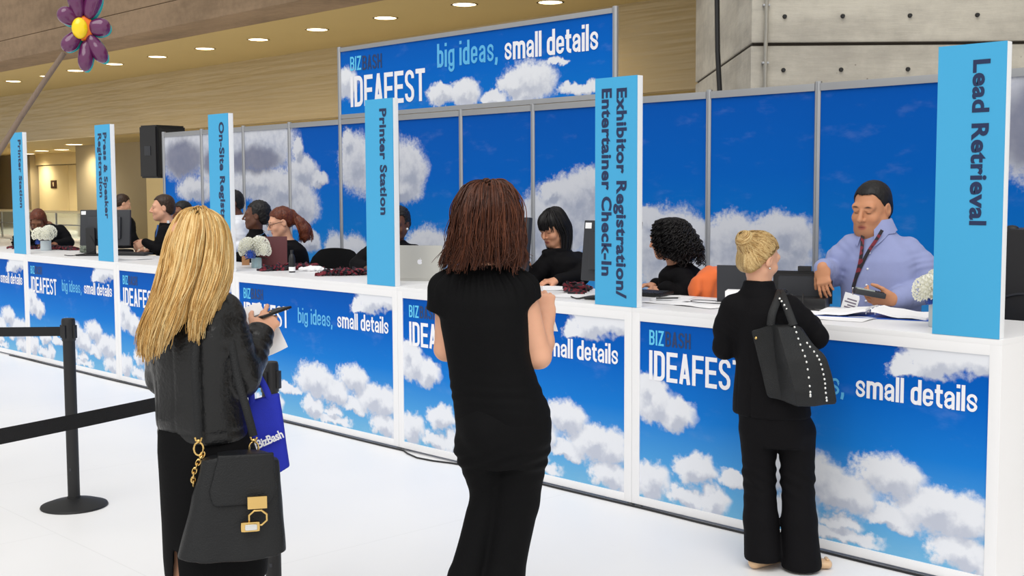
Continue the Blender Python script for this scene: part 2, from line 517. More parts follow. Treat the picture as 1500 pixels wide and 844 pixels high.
WBL = [(-7.429, 1.958, 0.229, 0.214), (-7.556, 2.156, 0.083, 0.107), (-7.046, 1.913, 0.407, 0.247), (-6.62, 1.869, 0.207, 0.204), (-6.743, 1.702, 0.241, 0.093), (-7.517, 1.054, 0.2, 0.158), (-6.369, 1.133, 0.26, 0.184), (-4.955, 1.331, 0.142, 0.283), (-4.767, 1.68, 0.115, 0.065), (-4.496, 1.615, 0.288, 0.177), (-4.721, 1.418, 0.367, 0.213), (-5.003, 1.145, 0.192, 0.201), (-4.343, 1.695, 0.173, 0.143), (-3.552, 1.274, 0.33, 0.218), (-3.733, 1.429, 0.104, 0.1), (-3.279, 1.321, 0.17, 0.116), (-2.972, 1.329, 0.184, 0.151), (-2.833, 1.221, 0.339, 0.206), (-2.55, 1.377, 0.193, 0.136), (-2.463, 1.307, 0.106, 0.109), (-2.634, 1.228, 0.262, 0.129), (-3.424, 1.042, 0.324, 0.158), (-10.863, 2.136, 0.431, 0.235), (-10.904, 2.258, 0.384, 0.141), (-10.553, 1.715, 0.326, 0.116), (-10.21, 2.192, 0.269, 0.34), (-9.604, 2.174, 0.294, 0.285), (-9.073, 2.181, 0.476, 0.234), (-9.208, 1.775, 0.484, 0.13), (-8.74, 1.688, 0.46, 0.169), (-8.445, 1.521, 0.296, 0.166), (-8.359, 1.893, 0.22, 0.123), (-8.074, 1.798, 0.142, 0.061), (-8.426, 2.1, 0.074, 0.103), (-8.907, 1.347, 0.234, 0.128), (-7.815, 1.044, 0.138, 0.181), (-7.543, 1.094, 0.2, 0.119), (-8.236, 1.173, 0.145, 0.083), (-.72, 2.08, .34, .3), (-.45, 1.8, .2, .15)]
GREYB = [(-10.818, 2.068, 0.477, 0.234), (-9.28, 2.014, 0.568, 0.151), (-10.084, 2.03, 0.265, 0.158), (-.7, 2.05, .4, .3)]
HB = [(-7.586, 2.731, 0.188, 0.147), (-6.152, 2.537, 0.184, 0.084), (-5.844, 2.536, 0.201, 0.107), (-5.476, 2.465, 0.144, 0.064), (-5.035, 2.581, 0.292, 0.155), (-5.217, 2.577, 0.185, 0.087), (-4.705, 2.718, 0.128, 0.03), (-4.453, 2.482, 0.227, 0.052), (-5.08, 2.49, 0.181, 0.078)]
PRINT_C = cloud_material('sky_print_counter', CB, 0.0, 1.05, [(0, (122, 184, 218)), (.25, (78, 156, 218)), (.5, (22, 120, 208)), (.75, (0, 96, 192)), (1, (0, 78, 170))])
PRINT_W = cloud_material('sky_print_wall', [(x, z, a * 1.18, b * 1.18) for x, z, a, b in WBL], 0.9, 2.4, [(0, (56, 146, 214)), (.25, (12, 120, 208)), (.6, (0, 97, 194)), (1, (0, 82, 176))], grey=GREYB, warp=.09, shade_amt=.75, white=(214, 217, 226))
PRINT_H = cloud_material('sky_print_header', HB, 2.38, 3.1, [(0, (10, 116, 206)), (.5, (0, 100, 196)), (1, (0, 86, 180))])

# ------------------------------------------------------------------ the setting
X0, X1 = -75.0, 14.0
def slab(name, lo, hi, material, bevel=0):
    o = MB().box(lo, hi, bevel).build(name, material, smooth=False)
    o['kind'] = 'structure'; return o
slab('floor', (X0, -16, -.1), (X1, 24, 0), floor_mat())
# concrete beam across the hall: two courses with a joint
bm_ = thing('concrete_beam', None, None); bm_['kind'] = 'structure'
MB().box((X0, 7.36, 5.0), (X1, 8.44, 5.50), .015).build('lower_course', CONC_BEAM, bm_, smooth=False)
MB().box((X0, 7.38, 5.515), (X1, 8.44, 8.5), .015).build('upper_course', CONC_BEAM, bm_, smooth=False)
slab('ceiling', (X0, 8.44, 5.0), (X1, 12.2, 5.25), PLASTER)
slab('wall_back', (X0 + 30, 11.9, 3.40), (X1, 12.2, 5.0), WAVY)
slab('wall_left', (X0, 11.85, 0), (X0 + 30.2, 12.25, 5.0), GREYWALL)
slab('ceiling_far', (X0, 12.2, 3.40), (X1, 21, 3.6), PLASTER)
slab('wall_far', (X0, 18.6, 0), (X1, 18.9, 3.4), LIGHTWALL)
w = slab('wall_side', (-42.5, 15.0, 0), (-34.1, 15.3, 3.4), GREYWALL)
slab('trim_1', (-34.0, 13.5, 0), (-31.5, 14.5, 3.4), LIGHTWALL)
slab('wall_right', (-31.5, 14.2, 0), (X1, 14.5, 3.4), GREYWALL)
slab('trim_2', (X0, 17.9, 0), (-53.9, 18.5, 3.4), GREYWALL)
d1 = thing('door_1', None, None); d1['kind'] = 'structure'
MB().box((-53.7, 18.2, 0), (-50.55, 18.5, 2.86), .01).box((-50.5, 18.2, 0), (-47.0, 18.5, 2.86), .01).build('door_leaf', YELLOWWALL, d1)
MB().box((-53.9, 18.15, 2.9), (-46.8, 18.55, 3.4), .01).build('transom_panel', YELLOWWALL, d1)
pl = thing('wall_plaque', 'small dark square plaque with a pale mark on the cream door', 'plaque')
MB().box((-52.35, 18.17, 1.85), (-51.75, 18.2, 2.2), .004).build('plate', mat('brown_plate', (70, 44, 26), .4), pl)
MB().box((-52.1, 18.16, 1.94), (-51.99, 18.172, 2.12)).build('symbol', LIGHTWALL, pl)
pl.location = (0, 0, 0)

# concrete pier turned 45 degrees
pr = thing('concrete_pier', None, None, (-5.205, 5.5, 0), math.radians(45)); pr['kind'] = 'structure'
# local x runs to the right along the lit face, local y into the depth
MB().box((0, 0, 0), (7, 4.6, 3.135), .02).build('lower_course', CONC_PIER, pr, smooth=False)
MB().box((-.0, -.03, 3.165), (7, 4.6, 5.6), .02).build('upper_course', CONC_PIER, pr, smooth=False)
MB().box((.02, .03, 3.13), (6.9, 4.5, 3.17)).build('joint', mat('dark_joint', (60, 52, 44), .9), pr, smooth=False)
for hx, hz in ((.33, 2.89), (.33, 3.42), (.91, 2.89), (.91, 3.42), (1.58, 2.89), (1.58, 3.42), (2.25, 3.42), (2.25, 2.89)):
    MB().lathe([(.0225, 0), (.0225, .004), (.018, .012), (.018, .03)], 14, rot=Matrix.Rotation(math.radians(90), 3, 'X'), at=(hx, .0 if hz < 3.1 else -.03, hz)).build('tie_hole', BLACKM, pr)
cd = thing('conduit', 'thin grey conduit pipe running up the concrete pier beside its corner', 'conduit', (-5.205, 5.5, 0), math.radians(45))
MB().tube([(.14, -.045, 0), (.14, -.045, 3.1), (.14, -.075, 3.3), (.14, -.075, 5.6)], .021, 10).build('pipe', mat('galvanised_steel', (170, 166, 156), .45, metal=.5), cd)
for z in (2.3, 2.95, 3.52, 4.4):
    MB().box((.105, -.085 if z > 3.1 else -.06, z), (.175, -.0 if z < 3.1 else -.03, z + .02), .004).build('clip', ALU, cd)
cb = MB().tube([(-5.98, 6.05, .02), (-5.98, 6.06, 1.5), (-6.0, 6.06, 2.6), (-6.06, 6.08, 3.2), (-6.1, 6.1, 4.2), (-6.1, 6.1, 5.6)], .028, 10).build('power_cable', BLACKP)
tag(cb, 'thick black cable hanging beside the shaded face of the concrete pier', 'cable')

# recessed ceiling lights
def downlight(x, y, z, label, power, group, r=.21):
    t = thing('ceiling_light', label, 'light', (x, y, z), 0, group)
    MB().lathe([(r * 1.18, -.012), (r * 1.18, 0), (r, 0), (r, -.012)], 28, cap=False).build('trim_ring', LIGHTWALL, t)
    MB().lathe([(r, -.006), (r * .6, -.016), (.002, -.02)], 28).build('lamp', GLOW, t)
    if power:
        L = bpy.data.lights.new('ceiling_light', 'SPOT'); L.energy = power; L.spot_size = math.radians(150); L.spot_blend = .9
        L.color = (1.0, .84, .58) if z > 4 else (1.0, .92, .74); L.shadow_soft_size = .2
        lo = bpy.data.objects.new('bulb', L); COL.objects.link(lo); lo.parent = t; lo.location = (0, 0, -.06)
    return t
xs = [-34.92, -30.59, -28.25, -25.91, -23.6, -21.3, -19.05, -16.76, -14.46]
names = ['leftmost recessed ceiling light, left of the slanting flower stem', 'recessed ceiling light behind the lowest purple petals', 'first recessed ceiling light right of the flower', 'second recessed ceiling light right of the flower', 'third recessed ceiling light right of the flower', 'fourth recessed ceiling light right of the flower', 'recessed ceiling light just left of the raised header panel', 'recessed ceiling light above the left half of the header panel', 'recessed ceiling light above the right half of the header panel']
for x, nm in zip(xs, names):
    downlight(x, 9.78, 5.0, nm, 150, 'lights in the tan ceiling')
downlight(-32.68, 9.78, 5.0, 'small recessed ceiling light seen right beside the slanting flower stem', 70, 'lights in the tan ceiling', .12)
downlight(-13.25, 10.74, 5.0, 'rightmost recessed ceiling light, set back above the header panel', 110, 'lights in the tan ceiling')
for x, y, nm in ((-48.57, 16.25, 'low ceiling light left of the pair before the cream door'), (-46.7, 16.29, 'low ceiling light nearest over the cream door, right of the other'), (-52.87, 17.4, 'low ceiling light farthest back before the cream door'), (-41.01, 14.3, 'low ceiling light beside the press registration sign')):
    downlight(x, y, 3.40, nm, 460, 'lights in the far low ceiling', .3)

# glass railing far behind
rl = thing('glass_railing', 'far glass railing with a pale metal top rail before the cream door', 'railing', (-43, 13, 0))
MB().tube([(-9, 0, 1.0), (8.3, 0, 1.0)], .045, 10).build('top_rail', mat('pale_rail', (226, 214, 176), .35, metal=.3), rl)
MB().tube([(-9, 0, .55), (8.3, 0, .55)], .02, 8).build('lower_rail', ALU, rl)
for i in range(8):
    MB().box((-9 + i * 2.45, -.03, 0), (-8.95 + i * 2.45, .03, 1.0)).build('baluster', ALU, rl)
for i in range(7):
    MB().box((-8.9 + i * 2.45, -.008, .1), (-6.6 + i * 2.45, .008, .97)).build('glass_pane', GLASS, rl)

# ------------------------------------------------------------------ display wall behind the counter
MW = 2.0059
WY = 2.2015
PX = lambda k: -3.1957 - k * .8972
dw = thing('display_wall', 'tall blue sky-printed panel wall in a silver frame behind the counter', 'display wall', (0, WY, 0))
WH = 2.386
def post(name, x, z1, parent):
    b = MB()
    prof = [(.024 * math.cos(a), .024 * math.sin(a)) for a in [math.radians(22.5 + 45 * i) for i in range(8)]]
    b.tube([(x, 0, 0.0), (x, 0, z1)], .024, 8, up=(1, .41, 0))
    b.box((x - .004, -.0265, .01), (x + .004, -.02, z1 - .01))
    return b.build(name, ALU, parent, angle=20)
for k in range(-4, 10):
    if k not in (5, 1): post('post', PX(k), WH + .012, dw)
post('tall_post', PX(5), 3.085, dw); post('tall_post', PX(1), 3.085, dw)
for k in range(-4, 9):
    a, b = PX(k + 1) + .02, PX(k) - .02
    uv_panel('panel', a, b, .05, WH - .05, -.004, PRINT_W, dw)
    MB().box((a, -.016, WH - .05), (b, .016, WH), .003).build('top_rail', ALU, dw)
    MB().box((a, -.016, .012), (b, .016, .052), .003).build('bottom_rail', ALU, dw)
hd = uv_panel('header_panel', PX(5) + .02, PX(1) - .02, WH + .03, 3.04, -.004, PRINT_H, dw)
MB().box((PX(5) + .02, -.016, 3.035), (PX(1) - .02, .016, 3.075), .003).build('top_rail', ALU, dw)
MB().box((PX(5) + .02, -.018, WH + .004), (PX(1) - .02, .018, WH + .045), .003).build('header_rail', ALU, dw)
def lettering(parts, parent, name='lettering'):
    for (V, F), m, lb in parts:
        o = link_mesh(name, V, F, m, parent)
        if lb: o['label'] = lb
yh = -.0065
lettering([
    (fit_text('BIZ', -7.503, -7.326, 2.842, .134, .019, .2, .71, yh, .6), INK_CYAN, 'light blue letters BIZ'),
    (fit_text('BASH', -7.308, -7.005, 2.837, .134, .019, .2, .71, yh, .6), INK_DARK, 'dark blue letters BASH'),
    (fit_text('IDEAFEST', -7.503, -6.372, 2.496, .292, .042, .2, .71, yh, .5), INK_WHITE, 'white letters IDEAFEST'),
    (fit_text('big ideas,', -6.201, -5.41, 2.776, .209, .030, .2, .72, yh, .55), INK_MID, 'mid blue words big ideas'),
    (fit_text('small details', -5.327, -4.262, 2.772, .206, .032, .2, .71, yh, .34), INK_WHITE, 'white words small details')], hd)

# ------------------------------------------------------------------ registration counters
CD = .76
def counter(k, label):
    """counter module whose right end is at -k*MW"""
    t = thing('registration_counter', label, 'counter', (-(k + 1) * MW, 0, 0), 0, 'white counters of the registration row')
    w = MW - .002
    b = MB()
    b.box((0, 0, .018), (.052, CD, 1.0455), .002).box((w - .052, 0, .018), (w, CD, 1.0455), .002)
    b.box((.05, 0, .018), (w - .05, .05, .062), .002).box((.05, 0, 1.0), (w - .05, .05, 1.0455), .002)
    b.box((.05, .05, .04), (w - .05, .07, 1.04))
    b.build('carcass', WHITE, t)
    MB().box((-.0005, -.0005, 1.044), (w + .0005, CD + .01, 1.07), .003).build('worktop', WHITE, t)
    for fx in (.03, w - .03):
        MB().lathe([(.02, 0), (.02, .008), (.008, .010), (.008, .02)], 12, at=(fx, .03, 0)).build('levelling_foot', ALU, t)
    p = uv_panel('front_panel', .052, w - .052, .058, 1.004, .006, PRINT_C, t)
    yl = .0045
    lettering([
        (fit_text('BIZ', .115, .213, .881, .079, .0112, .2, .71, yl, .6), INK_CYAN, 'light blue letters BIZ'),
        (fit_text('BASH', .223, .388, .881, .079, .0112, .2, .71, yl, .6), INK_DARK, 'dark blue letters BASH'),
        (fit_text('IDEAFEST', .115, .722, .697, .156, .0222, .2, .71, yl, .5), INK_WHITE, 'white letters IDEAFEST'),
        (fit_text('big ideas,', .846, 1.272, .748, .110, .0150, .2, .72, yl, .55), INK_MID, 'mid blue words big ideas'),
        (fit_text('small details', 1.33, 1.905, .752, .111, .0166, .2, .71, yl, .34), INK_WHITE, 'white words small details')], p)
    return t
clab = ['white counter at the right end, under the Lead Retrieval sign', 'white counter ending under the Exhibitor Registration sign, right of the brown-haired woman', 'white counter ending under the nearer Printer Station sign, beyond the brown-haired woman', 'white counter behind the blonde woman, under the On-Site Registration sign', 'white counter under the Press and Speaker Registration sign', 'white counter cut by the left edge, under the far Printer Station sign']
for k in range(6):
    counter(k, clab[k])

# sign towers
SW, SH, ST = .2943, 1.2148, .045
OFF = [-0.015, 0.0294, -0.0239, -0.0486, -0.0441, 0.0292]
def sign(k, lines, label, group=None):
    """lines: (text, x of the letter feet from the right edge, cap height, top, bottom)"""
    t = thing('sign_tower', label, 'sign', (OFF[k] - k * MW, .0, 1.0705), 0, 'blue upright signs on the counters')
    MB().box((-SW, .002, 0), (0, ST, SH), .002).build('board', SIGN_WHITE, t)
    f = MB().box((-SW, -.002, 0), (0, .003, SH)).build('face', SIGN_BLUE, t, smooth=False)
    for text, xb, cap, zt, zb in lines:
        co, fa = font_mesh(text, 1.0, .034, 1.06)
        x0, x1 = co[:, 0].min(), co[:, 0].max()
        capu = .729
        kx = (zt - zb) / (x1 - x0); ky = cap / capu
        V = [(xb + y * ky, -.0035, zt - (x - x0) * kx) for x, y in co]
        o = link_mesh('lettering', V, fa, NAVY, f)
        o['label'] = 'navy words ' + text.replace('/', '').replace('&', 'and')
    return t
sign(0, [('Lead Retrieval', -.137, .072, 1.148, .468)], 'blue upright sign reading Lead Retrieval at the right end of the counter')
sign(1, [('Exhibitor Registration/', -.137 + .0, .070, 1.154, .043), ('Entertainer Check-In', -.243, .070, 1.157, .158)], 'blue upright sign reading Exhibitor Registration and Entertainer Check-In')
sign(2, [('Printer Station', -.135, .072, 1.151, .462)], 'nearer blue upright sign reading Printer Station, beside the silver laptop')
sign(3, [('On-Site Registration', -.13, .072, 1.151, .16)], 'blue upright sign reading On-Site Registration behind the blonde woman')
sign(4, [('Press & Speaker', -.128, .070, 1.143, .38), ('Registration', -.228, .070, 1.139, .57)], 'blue upright sign reading Press and Speaker Registration, before a monitor')
sign(5, [('Printer Station', -.10, .072, 1.142, .463)], 'farther blue upright sign reading Printer Station, near the left edge')
# cable along the counter feet
pts = [(-10.5 + i * .35, -.012 + .004 * math.sin(i * 1.7), .006) for i in range(19)]
loop = [(-3.95, -.012, .006), (-3.86, -.05, .006), (-3.72, -.085, .006), (-3.58, -.07, .006), (-3.45, -.03, .006), (-3.36, -.012, .006)]
pts += loop + [(-3.2 + i * .33, -.012 + .004 * math.sin(i * 2.1), .006) for i in range(10)]
c = MB().tube(pts, .0055, 8).build('floor_cable', BLACKP)
tag(c, 'thin black cable lying along the foot of the white counters, looped once', 'cable')
# ------------------------------------------------------------------ bodies as smooth implicit surfaces
def V3(*a): return np.array(a if len(a) > 1 else a[0], np.float32)
def nrm(v):
    v = np.asarray(v, np.float32); return v / max(1e-9, np.linalg.norm(v))
def rotm(yaw=0, pitch=0, roll=0):
    """columns: right, forward, up. yaw turns the forward (+y) to the left seen from above, pitch > 0 looks up, roll > 0 tilts to the right"""
    cy, sy, cp, sp, cr, sr = math.cos(yaw), math.sin(yaw), math.cos(pitch), math.sin(pitch), math.cos(roll), math.sin(roll)
    Y = np.array([[cy, -sy, 0], [sy, cy, 0], [0, 0, 1]]); P = np.array([[1, 0, 0], [0, cp, -sp], [0, sp, cp]]); R = np.array([[cr, 0, sr], [0, 1, 0], [-sr, 0, cr]])
    return (Y @ P @ R).astype(np.float32)
D2R = math.pi / 180

def vnoise(P, f, seed=0):
    """value noise in -1..1"""
    f = np.asarray(f, np.float32)
    Q = P * f + np.float32(seed * 17.31 + 100)
    I = np.floor(Q).astype(np.int64); F = (Q - I).astype(np.float32); F = F * F * (3 - 2 * F)
    def h(i, j, k):
        n = (i * 73856093) ^ (j * 19349663) ^ (k * 83492791) ^ (seed * 2654435)
        n = (n ^ (n >> 13)) * 1274126177 & 0x7fffffff
        return ((n ^ (n >> 16)) & 0xffff).astype(np.float32) / 32767.5 - 1
    i, j, k = I[:, 0], I[:, 1], I[:, 2]; x, y, z = F[:, 0], F[:, 1], F[:, 2]
    a = h(i, j, k) * (1 - x) + h(i + 1, j, k) * x; b = h(i, j + 1, k) * (1 - x) + h(i + 1, j + 1, k) * x
    c = h(i, j, k + 1) * (1 - x) + h(i + 1, j, k + 1) * x; d = h(i, j + 1, k + 1) * (1 - x) + h(i + 1, j + 1, k + 1) * x
    return (a * (1 - y) + b * y) * (1 - z) + (c * (1 - y) + d * y) * z

class Solid:
    def __init__(s):
        s.ops = []; s.disp = []; s.lo = np.full(3, 9e9); s.hi = np.full(3, -9e9)
    def _add(s, fn, c, R, k, mode):
        s.ops.append((fn, np.asarray(c, np.float32), float(R), k, mode))
        if mode == 'u':
            s.lo = np.minimum(s.lo, np.asarray(c) - R); s.hi = np.maximum(s.hi, np.asarray(c) + R)
    def cone(s, a, b, ra, rb, k=.02, mode='u'):
        a, b = V3(a), V3(b); ba = b - a; L = float(ba @ ba) + 1e-9
        def f(P):
            t = np.clip((P - a) @ ba / L, 0, 1)
            return np.linalg.norm(P - a - t[:, None] * ba, axis=1) - (ra + (rb - ra) * t)
        s._add(f, (a + b) / 2, math.sqrt(L) / 2 + max(ra, rb), k, mode); return s
    def chain(s, pts, rad, k=.02, k0=None):
        for i in range(len(pts) - 1):
            s.cone(pts[i], pts[i + 1], rad[i], rad[i + 1], (k0 if (i == 0 and k0 is not None) else k))
        return s
    def ell(s, c, r, R=None, k=.02, mode='u'):
        c = V3(c); r = np.asarray(r, np.float32); R = np.eye(3, dtype=np.float32) if R is None else np.asarray(R, np.float32)
        def f(P):
            q = (P - c) @ R
            k0 = np.linalg.norm(q / r, axis=1); k1 = np.linalg.norm(q / (r * r), axis=1) + 1e-9
            return np.where(k0 < 1e-3, -r.min(), k0 * (k0 - 1) / k1)
        s._add(f, c, float(r.max()), k, mode); return s
    def ball(s, c, r, k=.02, mode='u'):
        return s.cone(c, V3(c) + V3(0, 0, 1e-4), r, r, k, mode)
    def flat(s, a, b, wa, wb, side, ta, tb, k=.02, mode='u'):
        """tapered bar with an elliptical section: half-widths wa..wb along `side`, half-thickness ta..tb"""
        a, b = V3(a), V3(b); ax = nrm(b - a); L = float(np.linalg.norm(b - a)); sd = nrm(V3(side) - ax * float(V3(side) @ ax)); nn = np.cross(ax, sd)
        def f(P):
            q = P - a; h = q @ ax; t = np.clip(h / L, 0, 1); e = h - t * L
            w = wa + (wb - wa) * t; th = ta + (tb - ta) * t; m = np.minimum(w, th)
            return (np.sqrt((q @ sd / w) ** 2 + (q @ nn / th) ** 2 + (e / m) ** 2) - 1) * m
        s._add(f, (a + b) / 2, L / 2 + max(wa, wb, ta, tb), k, mode); return s
    def prof(s, rows, p=2.2, k=.02, mode='u', yaw=0.0, rnd=.012):
        """column: rows of (z, cx, cy, half width, half depth), section turned by yaw"""
        A = np.array(sorted(rows), np.float32); c, sn = math.cos(yaw), math.sin(yaw)
        Zs = np.linspace(A[0, 0], A[-1, 0], 160)
        # smooth interpolation through the rows
        T = [np.interp(Zs, A[:, 0], A[:, i]) for i in range(1, 5)]
        w = max(3, int(160 * .028 / max(.05, A[-1, 0] - A[0, 0])) | 1)
        ker = np.hanning(w + 2)[1:-1]; ker /= ker.sum()
        T = [np.convolve(np.pad(t, w // 2, mode='edge'), ker, 'valid') for t in T]
        z0, z1 = A[0, 0], A[-1, 0]
        def f(P):
            z = np.clip(P[:, 2], z0, z1)
            cx, cy, a, b = (np.interp(z, Zs, t).astype(np.float32) for t in T)
            x, y = P[:, 0] - cx, P[:, 1] - cy
            X, Y = x * c + y * sn, -x * sn + y * c
            m = np.minimum(a, b)
            d = ((np.abs(X / a) ** p + np.abs(Y / b) ** p) ** (1 / p) - 1) * m
            dz = np.maximum(z0 - P[:, 2], P[:, 2] - z1)
            return np.where(d < -rnd, np.maximum(dz, d), np.maximum(np.maximum(d, dz), np.sqrt(np.maximum(d + rnd, 0) ** 2 + np.maximum(dz + rnd, 0) ** 2) - rnd))
        cc = ((A[:, 1].min() + A[:, 1].max()) / 2, (A[:, 2].min() + A[:, 2].max()) / 2, (z0 + z1) / 2)
        s._add(f, cc, math.hypot((z1 - z0) / 2, A[:, 3:].max() + max(np.ptp(A[:, 1]), np.ptp(A[:, 2])) / 2), k, mode); return s
    def cut(s, pt, n, k=.004):
        """remove what lies on the side of the plane the normal points to"""
        pt, n = V3(pt), nrm(n)
        s.ops.append((lambda P: (pt - P) @ n, pt, 1e6, k, 's')); return s
    def cutfn(s, fn, k=.004):
        s.ops.append((fn, np.zeros(3, np.float32), 1e6, k, 's')); return s
    def join(s, o, k=.02):
        c = (o.lo + o.hi) / 2; s._add(o, c, float(np.linalg.norm(o.hi - c)), k, 'u'); return s
    def wrinkle(s, fn): s.disp.append(fn); return s
    def __call__(s, P):
        d = np.full(len(P), 9.0, np.float32)
        for fn, c, R, k, mode in s.ops:
            bs = np.linalg.norm(P - c, axis=1) - R
            near = bs < .1 if R < 1e5 else None
            if near is not None and not near.any():
                if mode == 'u': d = np.minimum(d, bs)
                continue
            if near is None: e = fn(P).astype(np.float32)
            else:
                e = np.maximum(bs, .1).astype(np.float32); e[near] = fn(P[near])
            if mode == 'u':
                h = np.clip(.5 + .5 * (e - d) / k, 0, 1); d = e * (1 - h) + d * h - k * h * (1 - h)
            elif mode == 's':
                h = np.clip(.5 - .5 * (d + e) / k, 0, 1); d = d * (1 - h) - e * h + k * h * (1 - h)
        for fn in s.disp: d = d + fn(P).astype(np.float32)
        return d

def surface(sol, h, lo=None, hi=None, pad=.03):
    """surface nets of sol with cell size h -> verts, quads"""
    lo = np.asarray(sol.lo if lo is None else lo, np.float64) - pad; hi = np.asarray(sol.hi if hi is None else hi, np.float64) + pad
    B = 8
    nb = np.ceil((hi - lo) / (h * B)).astype(int) + 1; N = nb * B
    ii = np.stack(np.meshgrid(*[np.arange(n) for n in nb], indexing='ij'), -1).reshape(-1, 3)
    def ev(P):
        out = np.empty(len(P), np.float32)
        for i in range(0, len(P), 150000): out[i:i + 150000] = sol(P[i:i + 150000].astype(np.float32))
        return out
    cd = ev(lo + (ii + .5) * B * h)
    act = np.abs(cd) < B * h * .87 * 1.35 + .012
    G = np.repeat(np.repeat(np.repeat(np.where(cd.reshape(nb) < 0, -1, 1).astype(np.float32), B, 0), B, 1), B, 2)
    off = np.stack(np.meshgrid(*[np.arange(B)] * 3, indexing='ij'), -1).reshape(-1, 3)
    idx = (ii[act][:, None, :] * B + off[None]).reshape(-1, 3)
    G[idx[:, 0], idx[:, 1], idx[:, 2]] = ev(lo + idx * h)
    S = G < 0
    c = np.zeros(np.array(G.shape) - 1, np.uint8)
    for dx in (0, 1):
        for dy in (0, 1):
            for dz in (0, 1):
                c += S[dx:N[0] - 1 + dx, dy:N[1] - 1 + dy, dz:N[2] - 1 + dz]
    cells = np.argwhere((c > 0) & (c < 8))
    lut = np.full(c.shape, -1, np.int32); lut[cells[:, 0], cells[:, 1], cells[:, 2]] = np.arange(len(cells))
    acc = np.zeros((len(cells), 3)); cnt = np.zeros(len(cells))
    cor = [(a, b, d) for a in (0, 1) for b in (0, 1) for d in (0, 1)]
    val = {q: G[cells[:, 0] + q[0], cells[:, 1] + q[1], cells[:, 2] + q[2]] for q in cor}
    for q in cor:
        for ax in range(3):
            if q[ax]: continue
            q2 = tuple(1 if i == ax else q[i] for i in range(3))
            a, b = val[q], val[q2]; m_ = (a < 0) != (b < 0)
            t = np.where(m_, a / np.where(a == b, 1, a - b), 0)
            p = np.array(q, float)[None].repeat(len(cells), 0); p[:, ax] += t
            acc[m_] += p[m_]; cnt += m_
    verts = lo + (cells + acc / cnt[:, None]) * h
    quads = []
    for ax in range(3):
        sl0 = [slice(None)] * 3; sl1 = [slice(None)] * 3
        sl0[ax] = slice(0, N[ax] - 1); sl1[ax] = slice(1, N[ax])
        e = np.argwhere(S[tuple(sl0)] != S[tuple(sl1)])
        o1, o2 = [i for i in range(3) if i != ax]
        ok = (e[:, o1] > 0) & (e[:, o2] > 0) & (e[:, o1] < N[o1] - 1) & (e[:, o2] < N[o2] - 1); e = e[ok]
        def cell(d1, d2):
            q = e.copy(); q[:, o1] += d1; q[:, o2] += d2
            return lut[q[:, 0], q[:, 1], q[:, 2]]
        Q = np.stack([cell(-1, -1), cell(0, -1), cell(0, 0), cell(-1, 0)], 1)
        flip = S[e[:, 0], e[:, 1], e[:, 2]]
        if ax == 1: flip = ~flip
        Q[~flip] = Q[~flip][:, ::-1]
        quads.append(Q)
    Q = np.concatenate(quads); Q = Q[(Q >= 0).all(1)]
    return verts, Q

def relax(verts, Q, n=1, lam=.5):
    for _ in range(n):
        s = np.zeros_like(verts); c = np.zeros(len(verts))
        for a, b in ((0, 1), (1, 2), (2, 3), (3, 0)):
            np.add.at(s, Q[:, a], verts[Q[:, b]]); np.add.at(c, Q[:, a], 1)
            np.add.at(s, Q[:, b], verts[Q[:, a]]); np.add.at(c, Q[:, b], 1)
        verts = verts * (1 - lam) + lam * s / np.maximum(c, 1)[:, None]
    return verts

def mesh_obj(name, verts, Q, material, parent, colors=None):
    me = bpy.data.meshes.new(name)
    me.vertices.add(len(verts)); me.vertices.foreach_set('co', np.asarray(verts, np.float32).ravel())
    k = Q.shape[1]
    me.loops.add(Q.size); me.loops.foreach_set('vertex_index', Q.ravel().astype(np.int32))
    me.polygons.add(len(Q)); me.polygons.foreach_set('loop_start', np.arange(0, Q.size, k, dtype=np.int32))
    me.polygons.foreach_set('use_smooth', np.ones(len(Q), bool))
    me.update(calc_edges=True); me.validate()
    if colors is not None:
        at = me.color_attributes.new('skin', 'FLOAT_COLOR', 'POINT')
        at.data.foreach_set('color', np.concatenate([colors, np.ones((len(colors), 1))], 1).astype(np.float32).ravel())
    me.materials.append(material)
    o = bpy.data.objects.new(name, me); COL.objects.link(o)
    if parent: o.parent = parent
    return o

def solid_obj(name, sol, h, material, parent, sm=1, colorfn=None):
    v, q = surface(sol, h)
    v = relax(v, q, sm) if sm else v
    return mesh_obj(name, v, q, material, parent, colorfn(v) if colorfn else None)

# skin with its own colouring stored per vertex (lips, brows, eyes)
def skin_material():
    t = NT('skin')
    a = t.n('ShaderNodeAttribute', attribute_name='skin')
    n = t.noise(t.coords(), 30, 4)
    t.set(Base_Color=t.mix(t.math('MULTIPLY', n, .12), a.outputs[0], lin((150, 84, 60))), Roughness=.5)
    t.b.inputs['Specular IOR Level'].default_value = .4
    t.b.inputs['Subsurface Weight'].default_value = .12
    t.b.inputs['Subsurface Radius'].default_value = (.012, .005, .003)
    t.b.inputs['Subsurface Scale'].default_value = 1.0
    return t.m
SKIN = skin_material()
def hair_material(name, c1, c2, c3, rough=.38, streak=60):
    t = NT(name)
    a = t.n('ShaderNodeAttribute', attribute_name='tint')
    n = t.noise(t.vmath('MULTIPLY', t.coords(), (1, 1, .12)), streak, 3)
    f = t.math('ADD', t.math('MULTIPLY', a.outputs[2], .75), t.math('MULTIPLY', n, .35))
    cr = t.n('ShaderNodeValToRGB'); t.l(f, cr.inputs[0])
    e = cr.color_ramp.elements; e[0].color = lin(c1); e[1].color = lin(c3); e[0].position = .05; e[1].position = .95
    x = e.new(.5); x.color = lin(c2)
    t.set(Base_Color=cr.outputs[0], Roughness=rough)
    t.bump(t.noise(t.vmath('MULTIPLY', t.coords(), (1, 1, .16)), 150, 3), .22, .01)
    t.b.inputs['Specular IOR Level'].default_value = .3
    return t.m
